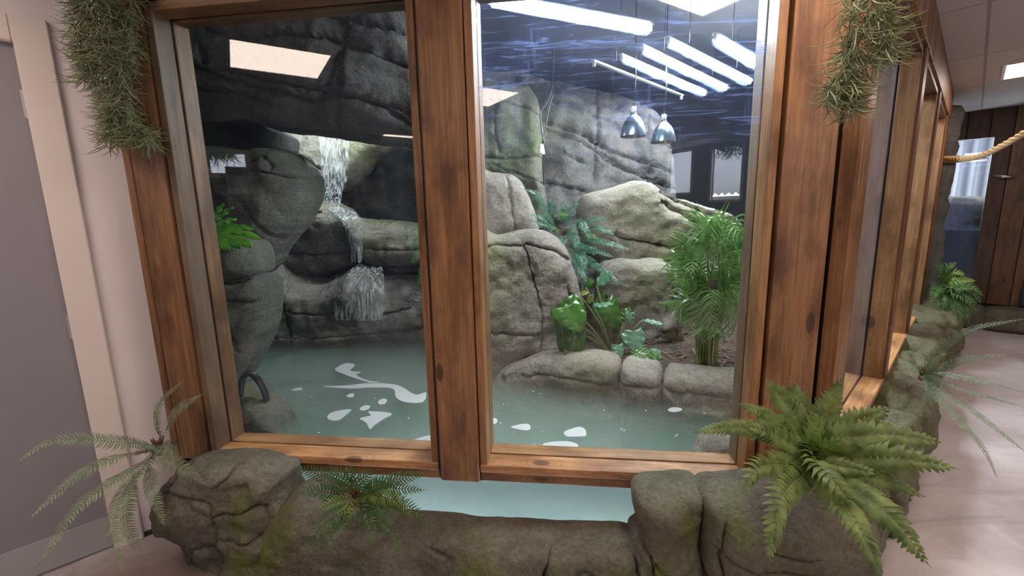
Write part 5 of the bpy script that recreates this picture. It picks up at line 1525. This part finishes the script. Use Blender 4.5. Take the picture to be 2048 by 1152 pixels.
# rope from the column across the visitor room
ra, rb_, rc = at(1882, 318, 4.50), at(1960, 312, 4.0), at(2075, 250, 3.55)
path = resample(catmull([at(1878, 312, 4.6), ra, rb_, rc, at(2160, 190, 3.2), at(2260, 130, 2.95), Vector((at(2400, 60, 2.8).x, at(2400, 60, 2.8).y, ZC))], 24), 0.012)
rope = empty('rope', ra, 'pale twisted rope slung from the rock column towards the right', 'rope')
for s_ in range(3):
    bm = bmesh.new()
    pts = []
    for i, p in enumerate(path):
        T = (path[min(i + 1, len(path) - 1)] - path[max(i - 1, 0)]).normalized()
        a1 = T.cross(UP).normalized(); a2 = T.cross(a1)
        ph = i * 0.55 + s_ * 2 * math.pi / 3
        pts.append(p + (a1 * math.cos(ph) + a2 * math.sin(ph)) * 0.013)
    tube_bm(bm, pts, 0.0145, 8)
    if 'rope_fibre' not in M: M['rope_fibre'] = flat('manila_rope', (0.55, 0.36, 0.19), 0.8)
    finish(bm, 'strand', M['rope_fibre'], rope)
bm = bmesh.new()
for k in range(3):
    pts = [at(1882, 318, 4.5) + Vector((math.cos(a) * 0.13, math.sin(a) * 0.13, 0.02 * k - 0.02 + 0.01 * math.sin(a))) + (SW(4.56, 0.02, 0) - Vector((at(1882, 318, 4.5).x, at(1882, 318, 4.5).y, 0))) for a in np.linspace(0, 2 * math.pi, 26)]
    tube_bm(bm, pts, 0.014, 8)
finish(bm, 'rope_loop', M['rope_fibre'], rope)
# little latch on the far timber wall
v_, z_ = fp(2006, 352)
bm = bmesh.new()
tube_bm(bm, [FP(v_ - .07, 0.03, z_ + .01), FP(v_, 0.045, z_ - .005), FP(v_ + .09, 0.04, z_ - 0.02)], [0.012, 0.018, 0.012], 8)
lt = finish(bm, 'door_latch', M['steel']); tag(lt, 'small pale latch on the far dark timber wall', 'latch')
# dark blue edge of a door at the far right of the timber wall
v_, z_ = fp(2040, 600)
tag(box('door_2', FP(v_, 0.012, 0.27), eR * 0.8, -dS * 0.04, UP * (fp(2044, 555)[1] - 0.27), flat('navy_paint', (0.02, 0.03, 0.07), 0.4), None, 0.004), kind='structure')
# daylight tank beyond the far window: rock, back sheet
tag(box('sky_blocker_far', FP(hole[0] - 1.2, -0.1, 2.9), eR * 3.2, dS * 2.3, UP * 0.05, M['black']), kind='structure')  # unseen slab added to keep part of the sky light off the sheet
corr2 = corrugated('corrugated_roof', FP(hole[0] - .1, -1.3, fp(1940, 375)[1] - .25), eR * 1.4, dS * 0.6 + UP * 1.2, -dS, 9, 0.03, flat('darkened_white_sheet', (0.17, 0.17, 0.19), 0.6))  # white sheet coloured darker to offset the strong sky light on it
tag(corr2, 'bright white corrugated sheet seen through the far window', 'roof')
boulder('boulder', FP((hole[0] + hole[1]) / 2, -0.75, fp(1930, 430)[1] - 0.22), (0.6, 1.1, 0.85), 'rock_green', 'pale green rock behind the far window', rot=0.3, amp=0.12, cat='rock')
box_ = box('sill_panel', FP(hole[0] - .02, -0.20, 0.0), eR * (hole[1] - hole[0] + .04), dS * 0.05, UP * fp(1930, 462)[1], M['black'])
tag(box_, 'dark lower panel with a pale top edge behind the far window', 'panel')

# foam on the pool
def foam_poly(pts_px, name_, lab):
    pts = catmull([atz(x, y, 0.3745) for x, y in pts_px], 5, True)
    bm = bmesh.new()
    vs_ = [bm.verts.new((p.x, p.y, 0.3745)) for p in pts]
    f = bm.faces.new(vs_)
    if f.normal.z < 0: f.normal_flip()
    r = bmesh.ops.extrude_face_region(bm, geom=[f])
    for v in [g_ for g_ in r['geom'] if isinstance(g_, bmesh.types.BMVert)]: v.co.z += 0.004
    return tag(finish(bm, name_, M['foam']), lab, 'foam patch', 'foam patches on the pool')
M['foam'] = flat('water_foam', (0.62, 0.66, 0.68), 0.6)
foams = [
    ([(646, 774), (690, 772), (730, 768), (770, 768), (800, 773), (830, 790), (852, 786), (845, 805), (810, 805), (792, 795), (785, 778), (740, 776), (700, 778)], 'long foam streak ending in a broad patch, in the left pane'),
    ([(670, 740), (690, 728), (710, 730), (700, 742), (722, 745), (712, 750), (735, 762), (758, 765), (740, 766), (712, 758), (690, 750)], 'branching foam streak farthest back in the left pane'),
    ([(656, 832), (670, 824), (702, 820), (690, 832), (675, 842), (658, 840)], 'oval foam patch left of the fish-tail one'),
    ([(720, 838), (742, 832), (738, 824), (783, 828), (765, 840), (748, 852), (740, 859), (732, 846)], 'fish-tail shaped foam patch nearest the sill in the left pane'),
    ([(756, 805), (764, 799), (774, 800), (770, 808), (760, 810)], 'small foam dot under the broad patch'),
    ([(720, 818), (730, 812), (740, 813), (735, 820), (724, 822)], 'small foam dot above the fish-tail patch'),
    ([(693, 793), (702, 788), (709, 790), (703, 796)], 'tiny foam dot in the middle of the left pane'),
    ([(536, 812), (552, 800), (571, 798), (560, 808), (540, 815)], 'foam patch beside the black hose'),
    ([(583, 780), (600, 776), (604, 780), (590, 783)], 'small faint foam streak right of the hose'),
    ([(826, 882), (860, 872), (885, 878), (885, 890), (840, 886)], 'foam patch touching the sill beside the centre post'),
    ([(1022, 856), (1040, 850), (1058, 850), (1060, 860), (1048, 862)], 'slim foam patch at the left of the right pane'),
    ([(1128, 866), (1140, 860), (1158, 855), (1170, 860), (1172, 872), (1160, 874), (1135, 874)], 'rounded foam patch in the middle of the right pane'),
    ([(1336, 820), (1345, 816), (1360, 817), (1364, 821), (1352, 825), (1340, 824)], 'oval foam patch near the ledge rocks'),
    ([(1085, 890), (1105, 885), (1135, 884), (1155, 890), (1150, 896), (1100, 895)], 'long foam patch touching the sill in the right pane'),
    ([(984, 840), (992, 838), (995, 845), (986, 850)], 'small foam patch against the centre post in the right pane'),
]
for pts_, lab in foams: foam_poly(pts_, 'foam_patch', lab)
rn = random.Random(4)
bm = bmesh.new()
for k in range(46):
    q = atz(rn.choice((rn.uniform(560, 860), rn.uniform(990, 1460))), rn.uniform(745, 890), 0.3745)
    a_ = rn.uniform(0.002, 0.006)
    vs_ = [bm.verts.new(q + Vector((math.cos(t) * a_, math.sin(t) * a_, 0.001))) for t in np.linspace(0, 2 * math.pi, 8)[:-1]]
    bm.faces.new(vs_)
tag(finish(bm, 'foam_specks', M['foam']), kind='stuff')

# falling water
M['falls'] = None
n = N('falling_water')
p = n.pos()
st = n.noise(n.n('Mapping', {'Vector': p, 'Scale': (60, 60, 5)}).outputs[0], 1.0, 4, 0.6)
a_ = n.ramp(st, [(0.42, 0.0), (0.66, 0.7)])
gl = n.bsdf(Base_Color=(0.75, 0.8, 0.82), Roughness=0.15, Specular_IOR_Level=1.0)
M['falls'] = n.end(n.n('MixShader', {0: a_, 1: n.n('BsdfTransparent').outputs[0], 2: gl}).outputs[0])
bm = bmesh.new()
for path_ in ([(668, 272, 4.22, 30), (670, 320, 4.18, 28), (668, 360, 4.14, 26), (664, 385, 4.10, 20), (664, 416, 4.0, 16)],
              [(664, 414, 3.92, 14), (690, 425, 3.78, 22), (706, 445, 3.66, 20), (710, 470, 3.62, 14), (714, 505, 3.60, 12), (712, 525, 3.6, 10)],
              [(735, 535, 3.58, 30), (728, 560, 3.5, 40), (720, 590, 3.46, 50), (715, 640, 3.44, 50)]):
    rows = []
    for (x, y, Y, w_) in path_:
        rows.append([bm.verts.new(at(x + w_ * j / 6 * 1.0, y + 2 * math.sin(j * 2.1), Y - 0.02 * math.cos(j / 3))) for j in range(-6, 7)])
    for a, b in zip(rows[:-1], rows[1:]):
        for j in range(12):
            bm.faces.new((a[j], a[j + 1], b[j + 1], b[j])).smooth = True
wf_ = finish(bm, 'waterfall', M['falls'])
tag(wf_, 'thin waterfall trickling down over the wet rocks in the left pane', 'waterfall')
wf_['kind'] = 'stuff'

# papers and notices on the timber wall behind the viewer, mirrored in the panes
M['paper'] = flat('pale_notice', (0.62, 0.60, 0.62), 0.6)
M['paper2'] = flat('mauve_notice', (0.42, 0.34, 0.38), 0.6)
for (x0, y0, x1, y1, mt, lab) in ((453, 334, 505, 388, 'paper', 'pale square notice mirrored in the left pane over the green boulder'),
                                  (708, 358, 771, 417, 'paper2', 'mauve notice mirrored in the dark cave beside the waterfall'),
                                  (970, 344, 1013, 430, 'paper', 'white notice mirrored at the left edge of the right pane')):
    a, b, c, d = rrect(x0, y0, x1, y1)
    nb_ = box('notice', RM(U0 + 0.002, a, c), eR * (b - a), dS * 0.012, UP * (d - c), M[mt])
    tag(nb_, lab, 'notice')
